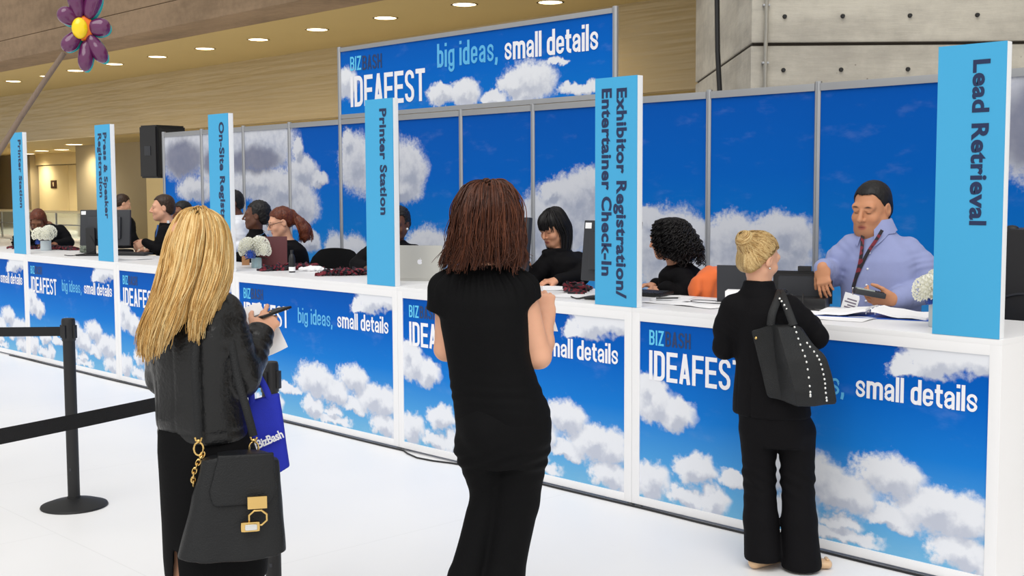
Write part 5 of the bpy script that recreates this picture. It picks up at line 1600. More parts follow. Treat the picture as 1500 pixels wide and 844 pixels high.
sc = thing('barcode_scanner', 'black and grey handheld scanner held by the man in the lilac shirt', 'scanner', (-1.122, .948, -.0652), .5223)
sc.scale = (1.0385,) * 3
rot_ = rotm(100 * D2R, 10 * D2R, 0); at_ = (-.035, -.295, 1.185)
Rm_ = Matrix(rot_.tolist())
MB().box((-.042, -.075, -.016), (.042, .075, .012), .010, rot=Rm_, at=at_).build('case', GREYP, sc)
MB().box((-.036, -.020, .0115), (.036, .066, .0145), .004, rot=Rm_, at=at_).build('display', mat('grey_lcd', (168, 176, 170), .25), sc)
k_ = MB()
for i in range(3):
    for j in range(3): k_.box((-.030 + .022 * i, -.066 + .014 * j, .011), (-.014 + .022 * i, -.057 + .014 * j, .015), .002, rot=Rm_, at=at_)
k_.build('keypad', BLACKP, sc)
# ------------------------------------------------------------------ staff behind the counter
def tint(o, lo, hi):
    n = len(o.data.vertices); at = o.data.attributes.new('tint', 'FLOAT', 'POINT'); at.data.foreach_set('value', RNG.uniform(lo, hi, n).astype(np.float32))
def jacket_rows(cx, cy, zs, w, d, lean=(0, 0), base=.98):
    """zs: shoulder height"""
    H = zs - base; rows = []
    for f, a, b in ((0, .92, 1.05), (.35, .90, 1.0), (.65, .98, 1.0), (.85, 1.0, .92), (.97, .82, .78), (1.06, .48, .62), (1.14, .35, .55)):
        rows.append((base + H * f, cx + lean[0] * f, cy + lean[1] * f, w * a, d * b))
    return rows

def bangs():
    t = person('woman with long black hair and fringe in black coat, writing behind the counter', (-3.504, 1.0), .7723)
    head = ((-.052, .0, 1.440), rotm(136 * D2R, -22 * D2R, 0), .98)
    rows = jacket_rows(.02, .03, 1.255, .165, .125, (-.02, -.01)); yaw = 125 * D2R
    A = dict(sh=(-.085, -.05, 1.22), el=(-.190, -.10, 1.10), wr=(-.225, -.04, 1.175), r=(.048, .040, .025), hand=dict(fdir=(-.4, -.2, .75), back=(-.3, -.9, -.2), side=-1, curl=(40, 50, 30), thumb=(30, 10), size=.9))
    A2 = dict(sh=(.115, .05, 1.215), el=(.135, -.12, 1.115), wr=(-.03, -.24, 1.10), r=(.048, .040, .025), hand=dict(fdir=(-.9, -.3, -.05), back=(0, -.2, 1), side=-1, curl=(25, 30, 15), thumb=(30, 10), size=.9))
    build_body(t, 'light', head, rows, yaw, [A, A2], .0042, (-.02, .02, 1.27), lids=True, neck_r=.046)
    def col(S):
        C = Solid(); C.prof([(1.235, -.01, .01, .080, .072), (1.275, -.015, .005, .072, .068), (1.30, -.02, 0, .072, .070)], yaw=yaw, rnd=.006)
        S.join(C, .015)
        S.ell((-.075, -.075, 1.265), (.05, .02, .03), rotm(30 * D2R), .012); S.ell((-.10, -.02, 1.275), (.03, .03, .02), None, .012)
    ct = build_top(t, 'coat', rows, yaw, [([A['sh'], (-.14, -.08, 1.155), A['el'], (-.212, -.065, 1.145)], [.060, .058, .052, .040]), ([A2['sh'], (.13, -.03, 1.165), A2['el'], (-.015, -.232, 1.102)], [.060, .058, .052, .040])], CLOTH2, .007, .004, seed=51, extra=col)
    for x, y, z in ((-.005, -.105, 1.20), (.012, -.105, 1.12), (.10, -.10, 1.165)):
        MB().ball((x, y, z), .006, 8).build('button', BLACKP, ct)
    c, R, s = head; c = V3(c); g = lambda x, y, z: c + s * (R @ V3(x, y, z))
    B = Solid(); B.ell(g(0, -.02, .036), V3(.086, .108, .094) * s, R, .02); B.ell(g(0, -.065, -.05), V3(.074, .058, .10) * s, R, .03)
    def fc(P):
        q = ((P - c) @ R) / s
        return np.maximum(np.maximum(.045 - q[:, 1], q[:, 2] - .030), np.abs(q[:, 0]) - .066) * s
    B.cutfn(fc, .006)
    P_ = []
    for k in range(420):   # fringe and long fall
        a = RNG.uniform(-175, 175); th = a * D2R
        if abs(a) < 52:
            e = g(.080 * math.sin(th), .100 * math.cos(th) + .004, .022 + RNG.normal(0, .004) - .02 * (abs(a) > 42))
            pts = [g(.01 * math.sin(th), .0, .128), g(.05 * math.sin(th), .070 * math.cos(th), .105), g(.076 * math.sin(th), .103 * math.cos(th), .065), e]
        else:
            down = 1.235 + RNG.normal(0, .02) - .02 * (a > 0); rad = 1.0 + RNG.normal(0, .04)
            p2 = g(.094 * math.sin(th) * rad, .104 * math.cos(th) * rad - .016, .02); p3 = g(.096 * math.sin(th) * rad, .098 * math.cos(th) * rad - .02, -.07)
            pts = [g(.01 * math.sin(th), -.02, .130), g(.06 * math.sin(th), .075 * math.cos(th) - .02, .105), p2, p3, (p3[0] * .85 + .012 + .02 * math.sin(th), p3[1] * .85 - .004, down)]
        P_.append(spline(pts, 16) + RNG.normal(0, .003, 3))
    strands_obj('hair', P_, .0042, HAIR_BLACK, t, B, .006, btint=.3)
    pen = thing('pen', 'dark pen held by the woman with the black fringe', 'pen', (-3.504, 1.0, 0), .7723)
    MB().tube([(-.285, -.075, 1.225), (-.225, -.085, 1.215), (-.205, -.088, 1.212)], [.003, .0045, .0045], 8).build('barrel', BLACKP, pen)
    MB().tube([(-.30, -.072, 1.228), (-.285, -.075, 1.225)], [.001, .003], 8).build('tip', SILVER, pen)
    plain_legs(t, .02, .03, .92, CLOTH2, SHOE_BLACK, yaw)
bangs()

def curly():
    t = person('woman with big curly black hair in black jacket, turned away behind the counter', (-2.464, .93), .6793)
    head = ((-.055, .0, 1.400), rotm(68 * D2R, -12 * D2R, 0), 1.0)
    rows = jacket_rows(.05, .03, 1.215, .160, .130, (-.02, -.01)); yaw = 62 * D2R
    A = dict(sh=(.03, -.11, 1.165), el=(.085, -.16, 1.03), wr=(-.05, -.20, 1.105), r=(.048, .040, .026), hand=dict(fdir=(-.95, -.1, -.05), back=(0, -.3, 1), side=1, curl=(25, 25, 15), size=.9))
    A2 = dict(sh=(.06, .14, 1.165), el=(.0, .16, 1.03), wr=(-.12, .05, 1.11), r=(.048, .040, .026), hand=dict(fdir=(-.9, -.3, -.05), back=(0, .1, 1), side=-1, curl=(25, 25, 15), size=.9))
    build_body(t, 'light', head, rows, yaw, [A, A2], .0048, (.0, .015, 1.235), neck_r=.046)
    build_top(t, 'jacket', rows, yaw, [([A['sh'], (.07, -.145, 1.10), A['el'], A['wr'], (-.075, -.205, 1.10)], [.066, .062, .052, .042, .038]), ([A2['sh'], (.04, .155, 1.10), A2['el'], A2['wr']], [.066, .062, .052, .040])], CLOTH2, .007, .004, seed=57)
    B = Solid(); B.ell((-.035, .01, 1.43), (.105, .110, .092), k=.03); B.ell((.0, .01, 1.36), (.115, .12, .10), k=.03); B.ell((.045, .0, 1.305), (.085, .11, .06), k=.03)
    hc, hr = V3(head[0]), head[1]
    B.cutfn(lambda P: np.maximum(.050 - ((P - hc) @ hr)[:, 1], ((P - hc) @ hr)[:, 2] - .05), .01)
    P_ = []
    for k in range(420):
        th = RNG.uniform(0, 6.28); cz = RNG.random()
        d = V3(math.cos(th), math.sin(th), 0)
        if d[0] < -.70 and d[1] > -.30: continue
        bz = 1.225 + .12 * RNG.random() + (.04 if d[0] < -.3 else 0); out = 1.0 + .22 * cz + RNG.normal(0, .05)
        pts = [(-.03 + .02 * d[0], .01 + .02 * d[1], 1.522), (-.035 + .075 * d[0] * out, .01 + .08 * d[1] * out, 1.50), (-.02 + .110 * d[0] * out, .01 + .108 * d[1] * out, 1.43), (.005 + .125 * d[0] * out, .008 + .120 * d[1] * out, 1.355), (.025 + .120 * d[0] * out, .004 + .115 * d[1] * out, bz)]
        P = spline(pts, 70); s = np.linspace(0, 1, 70); ph = RNG.random() * 6.28; tr = RNG.uniform(7, 11); rad = RNG.uniform(.007, .012)
        u = np.cross(d, (0, 0, 1)); env = np.minimum(1, s * 3)
        P = P + (rad * env * np.cos(s * tr * 6.28 + ph))[:, None] * d + (rad * env * np.sin(s * tr * 6.28 + ph))[:, None] * u
        P_.append(P)
    strands_obj('hair', P_, .0042, HAIR_BLACK, t, B, .007, taper=.6, btint=.15)
    seated_legs(t, .05, .03, .872, CLOTH2, SHOE_BLACK, yaw, .325)
curly()

def staff(label, O, az, tone, hc, hyaw, hpitch, s, sh_z, w, d, bc, byaw, arms, top_mat, hair_mat, hair=None, lean=(0, 0), female=True, seed=60, h=.0075, top='jacket', collar=None, lids=True, tilt=0, thick=.010):
    t = person(label, O, az)
    head = (hc, rotm(hyaw * D2R, hpitch * D2R, tilt * D2R), s)
    rows = jacket_rows(bc[0], bc[1], sh_z, w, d, lean); yaw = byaw * D2R
    nk = (bc[0] + lean[0] * 1.1, bc[1] + lean[1] * 1.1, sh_z + .02)
    build_body(t, tone, head, rows, yaw, arms, .0055, nk, lids=lids, female=female, neck_r=.048 if female else .056)
    sl = []
    for a in arms:
        sl.append(([a['sh'], tuple(V3(a['sh']) * .5 + V3(a['el']) * .5), a['el'], tuple(V3(a['el']) * .05 + V3(a['wr']) * .95)], [.064, .062, .053, .042]))
    tp = build_top(t, top, rows, yaw, sl, top_mat, h, .004, seed=seed, extra=collar)
    hb_ = None
    if hair == 'short': hb_ = short_hair(t, head, hair_mat, h=.006, thick=thick, front=.045, ear=-.004, side=-.018)
    elif hair:
        B = hair(V3(hc), head[1], s)
        v, q = surface(B, .006); hb_ = mesh_obj('hair', v, q, hair_mat, t); tint(hb_, .1, .8)
    plain_legs(t, bc[0], bc[1], .90, DENIM, SHOE_BLACK, yaw)
    return t, tp, hb_

def arm(sh, el, wr, fdir, back, side, r=(.048, .042, .027), size=.95, curl=(28, 30, 18)):
    return dict(sh=sh, el=el, wr=wr, r=r, hand=dict(fdir=fdir, back=back, side=side, curl=curl, size=size))

# far left, leaning over the counter
def hair_bob(c, R, s):
    B = Solid(); g = lambda x, y, z: c + s * (R @ V3(x, y, z))
    B.ell(g(0, -.02, .036), V3(.088, .106, .094) * s, R, .02); B.ell(g(0, -.06, -.05), V3(.082, .065, .10) * s, R, .03)
    B.ell(g(-.07, .0, -.06), V3(.028, .045, .09) * s, R, .02); B.ell(g(.07, .0, -.06), V3(.028, .045, .09) * s, R, .02)
    def fc(P):
        q = ((P - c) @ R) / s
        return np.maximum(np.maximum(.035 - q[:, 1], q[:, 2] - .075 + 8 * q[:, 0] ** 2), np.abs(q[:, 0]) - .068) * s
    B.cutfn(fc, .006); B.wrinkle(lambda P: .004 * vnoise(P, (70, 70, 22), 3)); return B
t, tp, _ = staff('woman with dark red-brown hair leaning over the counter at the far left', (-11.63, .95), 1.1717, 'brown', (-.135, -.06, 1.365), 165, -36, 1.0, 1.285, .175, .14, (.10, .08), 168,
    [arm((-.12, .0, 1.19), (-.22, -.12, 1.10), (-.17, -.26, 1.105), (.3, -.9, 0), (0, -.1, 1), 1), arm((.10, .0, 1.25), (.19, -.08, 1.11), (.05, -.25, 1.105), (-.8, -.5, 0), (0, -.1, 1), -1)], CLOTH2, HAIR_RED, hair_bob, (-.12, -.08), seed=61)
U = Solid(); U.ell((-.075, -.085, 1.19), (.045, .03, .08), None, .02); solid_obj('blouse', U, .008, REDCLOTH, t)

# standing in the background behind the monitor
staff('man with short brown hair and glasses far behind the monitor, in profile', (-12.398, 2.2), 1.1192, 'fair', (.005, .0, 1.545), -75, -20, .93, 1.36, .19, .13, (.0, .02), -60,
    [arm((.06, -.12, 1.32), (.11, -.14, 1.12), (.18, -.08, 1.03), (.5, .1, -.8), (.5, -.5, .3), -1), arm((-.05, .14, 1.32), (-.02, .18, 1.12), (.10, .12, 1.02), (.6, -.3, -.7), (.5, .5, .3), 1)], CLOTH2, HAIR_DARKB, 'short', female=False, seed=62, lids=False)

# man in a dark suit, profile to the left
t, tp, hr_ = staff('man with short brown hair in black suit, in profile beside the Press sign', (-9.092, 1.0), 1.0908, 'fair', (.018, .0, 1.533), 92, -4, 1.06, 1.335, .19, .14, (.10, .02), 105,
    [arm((.03, -.15, 1.29), (-.02, -.20, 1.12), (-.16, -.10, 1.19), (-.75, -.1, -.35), (-.3, -.9, .2), 1, curl=(40, 45, 25)), arm((.11, .15, 1.29), (.04, .18, 1.10), (-.13, .05, 1.10), (-.9, -.3, 0), (0, .2, 1), -1)], CLOTH2, HAIR_DARKB, 'short', (-.03, 0), female=False, seed=63, thick=.008)
MB().box((-.008, -.004, 0), (.016, .004, .028), .002, at=(.065, -.085, 1.375)).build('white_tag', SHIRT_WHITE, tp)
MB().tube([(-.03, -.08, 1.36), (-.05, -.125, 1.25), (-.045, -.13, 1.13)], .008, 8, flat=.3).build('lanyard', mat('blue_lanyard', (34, 84, 150), .6), t)

# half hidden behind the blonde woman's head
staff('dark-haired person half hidden behind the blonde woman\'s head', (-9.60, 1.50), 1.0756, 'brown', (.005, .0, 1.465), 120, -8, 1.02, 1.28, .18, .14, (.03, .02), 120,
    [arm((-.08, -.10, 1.23), (-.10, -.14, 1.08), (-.12, -.25, 1.10), (-.2, -.9, 0), (0, 0, 1), 1), arm((.12, .08, 1.23), (.12, -.08, 1.08), (.02, -.24, 1.10), (-.5, -.8, 0), (0, 0, 1), -1)], CLOTH, HAIR_BLACK, 'short', female=False, seed=64)

# white shirt behind the On-Site sign
staff('person with black hair in white shirt, mostly behind the On-Site Registration sign', (-8.508, 1.5), 1.0338, 'dark', (-.03, .0, 1.580), 100, -5, 1.0, 1.40, .18, .13, (.02, .02), 110,
    [arm((.02, -.13, 1.35), (.06, -.16, 1.15), (-.05, -.26, 1.12), (-.6, -.7, 0), (0, 0, 1), 1), arm((.05, .15, 1.35), (.03, .18, 1.12), (-.10, .05, 1.05), (-.8, -.3, -.2), (0, 0, 1), -1)], SHIRT_WHITE, HAIR_BLACK, 'short', female=False, seed=65, top='shirt')

# dark profile with a necklace
def hair_crop(c, R, s):
    B = Solid(); g = lambda x, y, z: c + s * (R @ V3(x, y, z))
    B.ell(g(0, -.03, .036), V3(.088, .106, .096) * s, R, .02); B.ell(g(0, -.07, -.02), V3(.076, .058, .07) * s, R, .03)
    def fc(P):
        q = ((P - c) @ R) / s
        return np.maximum(np.maximum(.028 - q[:, 1], q[:, 2] - .072), -9) * s
    B.cutfn(fc, .008)
    B.cutfn(lambda P: np.maximum(-.03 - ((P - c) @ R)[:, 1] / s, ((P - c) @ R)[:, 2] / s + .0) * s, .008)
    B.wrinkle(lambda P: .005 * vnoise(P, 75, 3)); return B
t, tp, _ = staff('dark-skinned woman with short black hair and silver necklace, in profile', (-7.438, 1.05), 1.0197, 'dark', (.02, .0, 1.475), 85, -2, 1.03, 1.27, .175, .14, (.03, .02), 100,
    [arm((-.03, -.14, 1.22), (-.09, -.18, 1.08), (-.18, -.20, 1.10), (-.9, -.2, 0), (0, 0, 1), 1), arm((.06, .15, 1.22), (.0, .18, 1.06), (-.15, .05, 1.10), (-.9, -.2, 0), (0, 0, 1), -1)], CLOTH2, HAIR_BLACK, hair_crop, (-.01, 0), seed=66,
    collar=lambda S: S.prof([(1.28, .02, .02, .066, .064), (1.35, .018, .012, .060, .060)], yaw=0, k=.02))
MB().tube([(.018 + .078 * math.cos(a), .012 + .082 * math.sin(a), 1.325 - .035 * (1 - math.sin(a)) * .6 - .02 * math.cos(a) * -1) for a in [2 * math.pi * i / 24 for i in range(24)]], .005, 6, closed=True).build('necklace', SILVER, t)

# auburn ponytail and glasses
def hair_pony(c, R, s):
    B = Solid(); g = lambda x, y, z: c + s * (R @ V3(x, y, z))
    B.ell(g(0, -.022, .036), V3(.084, .104, .092) * s, R, .02); B.ell(g(0, -.065, -.01), V3(.070, .055, .06) * s, R, .03)
    def fc(P):
        q = ((P - c) @ R) / s
        return np.maximum(.010 - q[:, 1], q[:, 2] - .055 - .9 * (q[:, 1] - .05).clip(-.05, .03)) * s
    B.cutfn(fc, .008)
    B.cutfn(lambda P: np.maximum(np.maximum(-.03 - ((P - c) @ R)[:, 1] / s, ((P - c) @ R)[:, 2] / s - .012), -9) * s, .008)
    B.ball(g(0, -.125, .045), .022, .012)
    B.chain([g(0, -.125, .045), (.115, -.01, 1.425), (.150, -.015, 1.36), (.158, -.015, 1.30), (.150, -.015, 1.255)], [.022, .042, .050, .040, .012], .02)
    B.wrinkle(lambda P: .005 * vnoise(P, (60, 60, 18), 3)); return B
t, tp, hh = staff('woman with auburn ponytail, glasses and hoop earring in black jacket, in profile', (-6.751, .95), .9941, 'fair', (-.052, .0, 1.425), 105, -16, 1.03, 1.235, .180, .14, (.06, .02), 112,
    [arm((-.02, -.14, 1.18), (-.01, -.19, 1.05), (-.10, -.26, 1.10), (-.7, -.6, 0), (0, 0, 1), 1), arm((.08, .15, 1.18), (.02, .12, 1.05), (-.12, -.02, 1.10), (-.9, -.4, 0), (0, 0, 1), -1)], CLOTH2, HAIR_RED, hair_pony, (-.05, -.01), seed=67)
hc, R, s = V3(-.052, .0, 1.425), rotm(105 * D2R, -16 * D2R, 0), 1.03
g = lambda x, y, z: tuple(float(q) for q in hc + s * (R @ V3(x, y, z)))
tail_g = [[g(0.0 + dx, -.118, .05 + dz), (.112 + dx, -.012 + dx, 1.428 + dz), (.150 + dx * 1.6, -.02 + dx, 1.36 + dz), (.160 + dx * 1.6, -.02, 1.30), (.152 + dx * 2, -.02, 1.24)] for dx, dz in ((-.03, -.02), (-.015, -.03), (.01, -.02), (.03, .0), (.03, .02), (.0, .025), (-.03, .01))]
strands_obj('ponytail', guided(tail_g, 160, .010, wave=.012, wl=.1, nseg=16, lenvar=.25, clumps=30), .0042, HAIR_RED, hh)
gl = MB()
for x in (-1, 1):
    gl.tube([g(x * .031 + .022 * math.cos(a), .104, .002 + .015 * math.sin(a)) for a in [2 * math.pi * i / 16 for i in range(16)]], .0022, 6, closed=True)
    gl.tube([g(x * .053, .102, .006), g(x * .077, .04, .006), g(x * .079, -.012, .004)], .0022, 6)
gl.build('glasses', BLACKP, t)
MB().tube([g(-.084, -.006 + .022 * math.cos(a), -.064 + .022 * math.sin(a)) for a in [2 * math.pi * i / 18 for i in range(18)]] if False else [g(.084, -.006 + .022 * math.cos(a), -.064 + .022 * math.sin(a)) for a in [2 * math.pi * i / 18 for i in range(18)]], .0022, 6, closed=True).build('hoop_earring', SILVER, t)
U = Solid(); U.prof([(1.08, -.02, -.02, .07, .09), (1.20, -.01, .0, .075, .085), (1.27, .0, .01, .055, .06)], yaw=112 * D2R); solid_obj('blouse', U, .009, mat('tan_blouse', (120, 96, 74), .8), t)

# half behind the nearer Printer Station sign
t, tp, _ = staff('dark-skinned woman in black top with pearl earring behind the silver laptop', (-5.361, .95), .9150, 'dark', (.095, .0, 1.435), 160, -12, 1.03, 1.265, .185, .14, (.06, .04), 175,
    [arm((-.10, .0, 1.22), (-.225, -.04, 1.12), (-.14, -.20, 1.105), (.5, -.8, 0), (0, 0, 1), 1), arm((.22, .0, 1.21), (.27, -.05, 1.09), (.14, -.22, 1.105), (-.5, -.8, 0), (0, 0, 1), -1)], CLOTH2, HAIR_BLACK, hair_crop, (.02, -.01), seed=68)
MB().ball((.168, -.028, 1.392), .010, 10).build('earring', SHIRT_WHITE, t)
# ------------------------------------------------------------------ belt posts
stanchion((-4.101, -2.150, 0), 'black belt barrier post standing alone at the left on the white floor', (-5.65, -3.43, 0))
stanchion((-1.903, -2.295, 0), 'black belt barrier post beside the blonde woman, partly behind her bags', (-1.30, -4.42, 0))

# paper in the brown-haired woman's hands
pa2 = thing('paper_sheet', 'white paper sheet held up in the hands of the brown-haired woman', 'paper', (-.934, -2.008, 0), .8323)
MB().sheet(paper_grid((.175, .195, 1.245), (.13, .03, -.02), (.035, -.02, -.13), bend=.010)).build('sheet', PAPER, pa2, solid=.0012)

# ------------------------------------------------------------------ giant flower on a slanting pole
PURPLE = mat('glossy_purple_plastic', (96, 32, 84), .16, vary=.12, scale=8, coat=.5)
TEAL = mat('glossy_teal_plastic', (40, 176, 178), .2, vary=.03)
YELLOW = mat('glossy_yellow_plastic', (252, 214, 8), .18, vary=.02, coat=.4)
ORNG = mat('glossy_orange_plastic', (240, 118, 20), .25, vary=.03)
WOOD = mat('weathered_wood', (122, 104, 90), .75, vary=.25, scale=18, bump=.3, bscale=40, stretch=(8, 8, .6))
Of, az_f = Vector((-4.16, -2.08, 0)), 1.15555
xh = Vector((math.cos(az_f), math.sin(az_f), 0))
fl_ = thing('giant_flower', 'large purple plastic flower with yellow centre on a slanting wooden pole', 'flower decoration', Of + xh * -1.56, az_f)
S_ = .0036
def fp(px, py): return Vector((1.56 + .065 + (px - 115) * S_, 0, 2.555 - (py - 44) * S_))
for (px, py, hl, hw, ang) in ((111, 6, 25, 11, 8), (134, 6, 25, 12, -18), (99, 27, 15, 12, 52), (142, 41, 16, 13, -84), (138, 72, 23, 11, -150), (122, 83, 23, 10, 176), (103, 63, 17, 11, 140)):
    c_ = fp(px, py); Rr = Matrix.Rotation(math.radians(-ang), 3, 'Y')
    Q = Solid(); R_np = np.array(Rr); Q.ell(tuple(c_ + Vector((0, -.022, 0))), (hw * S_, .030, hl * S_), R_np)
    Q.ell(tuple(c_ + Rr @ Vector((0, -.030, hl * S_ * .35))), (hw * S_ * .8, .028, hl * S_ * .5), R_np, .03)
    pt = solid_obj('petal', Q, .006, PURPLE, fl_)
    Q = Solid(); Q.ell(tuple(c_ + Vector((.010, .016, -.004))), (hw * S_ * 1.03, .016, hl * S_ * 1.03), R_np)
    solid_obj('petal_back', Q, .006, TEAL, pt)
MB().ball(tuple(fp(115, 44) + Vector((0, -.045, 0))), (.041, .030, .056), 28).build('centre', YELLOW, fl_)
MB().ball(tuple(fp(121, 43) + Vector((0, -.012, 0))), (.052, .030, .068), 28).build('centre_ring', ORNG, fl_)
a_, b_ = Vector((1.56 - .02, .02, 2.43)), Vector((0, .02, .03))
pp_ = [b_.lerp(a_, i / 14) + Vector((.004 * math.sin(i * 1.9), .003 * math.sin(i * 2.7), 0)) for i in range(15)]
MB().tube(pp_, [.020 - .006 * i / 14 for i in range(15)], 12).build('pole', WOOD, fl_)
MB().lathe([(.22, 0), (.22, .02), (.16, .045), (.05, .06), (.05, .11), (.03, .115)], 32, at=(0, .02, 0)).build('base', BLACKM, fl_)

# ------------------------------------------------------------------ loudspeaker on its stand
PS = Vector((-12.16, 2.66, 0))
ls = thing('speaker_stand', 'black tripod stand holding the loudspeaker beside the display wall', 'speaker stand', PS, .9)
MB().tube([(0, 0, .35), (0, 0, 1.86)], .019, 12).tube([(0, 0, .35), (0, 0, 1.2)], .024, 12).build('pole', BLACKM, ls)
MB().lathe([(.03, 1.14), (.036, 1.15), (.036, 1.2), (.03, 1.21)], 16).build('collar', BLACKP, ls)
for k in range(3):
    a = k * 2.094 + .4
    MB().tube([(.02 * math.cos(a), .02 * math.sin(a), .75), (.5 * math.cos(a), .5 * math.sin(a), .015)], .012, 8).ball((.5 * math.cos(a), .5 * math.sin(a), .016), .016, 10).build('leg', BLACKM, ls)
lsp = thing('loudspeaker', 'black loudspeaker on a stand at the left end of the display wall', 'loudspeaker', PS + Vector((0, 0, 1.86)), 1.75)
MB().prism([(-.23, 0), (.23, 0), (.23, .66), (-.23, .66)], -.16, .19, .02).build('cabinet', BLACKP, lsp)
MB().box((-.20, -.172, .04), (.20, -.158, .62), .012).build('grille', mat('speaker_grille', (15, 15, 16), .7, bump=.5, bscale=260), lsp)
MB().lathe([(.045, 0), (.045, .012), (.03, .012)], 18, rot=Matrix.Rotation(math.radians(90), 3, 'X'), at=(0, -.168, .50)).build('horn', BLACKM, lsp)
MB().box((-.236, -.04, .28), (-.226, .08, .40), .004).build('side_handle', GREYP, lsp)

# ------------------------------------------------------------------ things on the counter
ZC = 1.0705
CERAMIC = mat('pale_grey_ceramic', (196, 208, 214), .35, vary=.03)
AQUA = NT('aqua_glass'); AQUA.set(Base_Color=(.62, .84, .88, 1), Roughness=.12); AQUA.b.inputs['Transmission Weight'].default_value = .55; AQUA = AQUA.m
PETAL = mat('ivory_petals', (254, 253, 240), .6, vary=.05, scale=60)
PETALBLUE = mat('blue_petals', (58, 100, 196), .6, vary=.2, scale=60)
LEAF = mat('dark_leaves', (34, 46, 30), .6, vary=.2)
def bloom(c, r, n=120, up=(0, 0, 1)):
    """chrysanthemum head: tapered petals curling over a ball"""
    mb = MB(); c = Vector(c)
    b = bmesh.new()
    for i in range(n):
        f = (i + .5) / n; ph = math.acos(1 - 1.72 * f); th = i * 2.39996
        d = Vector((math.sin(ph) * math.cos(th), math.sin(ph) * math.sin(th), math.cos(ph)))
        t1 = d.orthogonal().normalized(); t2 = d.cross(t1)
        tg = (Vector((0, 0, 1)) - d * d.z)
        tg = tg.normalized() if tg.length > .05 else t1
        sd = d.cross(tg).normalized(); L = r * (.30 + .25 * f); w = r * .14
        p0 = c + d * r * .62; p1 = c + d * r * (.95 + .08 * random.random()) + tg * r * .02; p2 = c + d * r * (1.04 + .05 * random.random()) + tg * L * .55
        vs = [b.verts.new(p0 - sd * w * .6), b.verts.new(p0 + sd * w * .6), b.verts.new(p1 + sd * w + d * .1 * r), b.verts.new(p1 - sd * w + d * .1 * r), b.verts.new(p1 - d * r * .06), b.verts.new(p2)]
        for fc in ((0, 1, 4), (1, 2, 4), (0, 4, 3), (4, 2, 5), (3, 4, 5)):
            b.faces.new([vs[k] for k in fc])
    mb._add(b); mb.ball(c, r * .66, 14)
    return mb
def flowers(name_label, loc, vase, blooms, blue=(), leaves=0, vmat=None):
    t = thing('flower_vase', name_label, 'flower vase', (loc[0], loc[1], ZC), 0, 'white flower vases on the counter')
    r, h = vase
    MB().lathe([(r * .92, 0), (r, .006), (r, h), (r - .006, h), (r - .006, h * .85)], 28).build('vase', vmat or CERAMIC, t)
    for c, rr_ in blooms: bloom(c, rr_).build('bloom', PETAL, t, smooth=False)
    for c, rr_ in blue: bloom(c, rr_, 60).build('blue_flower', PETALBLUE, t, smooth=False)
    for k in range(leaves):
        a = k * 2.1 + .5; d = Vector((math.cos(a), math.sin(a), .1))
        MB().sheet([[Vector((0, 0, h)) + d * s * .11 + d.cross(Vector((0, 0, 1))) * w * .03 * math.sin(3.1 * s) + Vector((0, 0, -.03 * s * s)) for w in (-1, 0, 1)] for s in (0, .25, .5, .75, 1)]).build('leaf', LEAF, t)
    return t
flowers('white flowers in a grey vase half behind the Lead Retrieval sign', (-.415, .262), (.045, .125), [((-.035, -.03, .165), .068), ((.03, .03, .185), .070), ((-.02, .045, .20), .062), ((.05, -.03, .16), .062)], [((-.02, -.045, .115), .02)])
flowers('white flowers with one blue bloom in an aqua glass vase by the On-Site sign', (-6.40, .43), (.042, .085), [((-.075, -.03, .145), .075), ((.02, .02, .175), .078), ((-.03, -.06, .18), .066), ((.075, .02, .14), .060)], [((.03, -.075, .105), .040)], 3, AQUA)
flowers('white flowers in a short vase near the far left end of the counter', (-10.64, .47), (.055, .105), [((-.06, -.04, .165), .075), ((.05, -.02, .165), .078), ((0, .04, .19), .075), ((-.10, .03, .15), .06)], [((-.075, -.05, .085), .03)])

def monitor(label, loc, rz, w=.47, h=.35, z0=.095, stand_x=0.0, tilt=-6):
    """seen from behind: local -y is the back"""
    t = thing('computer_monitor', label, 'monitor', (loc[0], loc[1], ZC), rz)
    hgt = z0 + h
    Rt = Matrix.Rotation(math.radians(tilt), 3, 'X')
    b = MB().box((-w / 2, -.018, 0), (w / 2, .018, h), .008, rot=Rt, at=(0, 0, z0)); b.build('shell', GREYP, t)
    MB().box((-w * .33, -.046, h * .18), (w * .33, -.015, h * .80), .012, rot=Rt, at=(0, 0, z0)).build('back_cover', GREYP, t)
    MB().box((-w / 2 + .012, .017, .014), (w / 2 - .012, .0195, h - .014), 0, rot=Rt, at=(0, 0, z0)).build('screen', BLACKP, t)
    MB().box((stand_x - .045, -.075, .01), (stand_x + .045, -.04, z0 + h * .5), .010).build('stand_neck', BLACKP, t)
    MB().box((stand_x - .13, -.13, 0), (stand_x + .13, .07, .016), .006).build('stand_base', BLACKP, t)
    MB().box((-w / 2 + .012, -.0205, h - .048), (-w / 2 + .058, -.018, h - .014), .001, rot=Rt, at=(0, 0, z0)).build('white_sticker', PAPER, t)
    MB().tube(spline([(stand_x, -.078, z0 + .1), (stand_x + .05, -.10, .06), (stand_x - .12, -.16, .008), (stand_x - .25, -.10, .007)], 14), .004, 6).build('cable', BLACKP, t)
    return t
monitor('dark monitor seen from behind at the Exhibitor sign, with a white sticker', (-2.44, .30), .05, w=.40, stand_x=.05)
monitor('dark monitor seen from behind, mostly hidden behind the brown-haired woman\'s head', (-3.66, .60), .05, w=.46)
monitor('dark monitor seen from behind at the Press sign on the far counter', (-9.20, .46), .75, w=.50, stand_x=-.12)

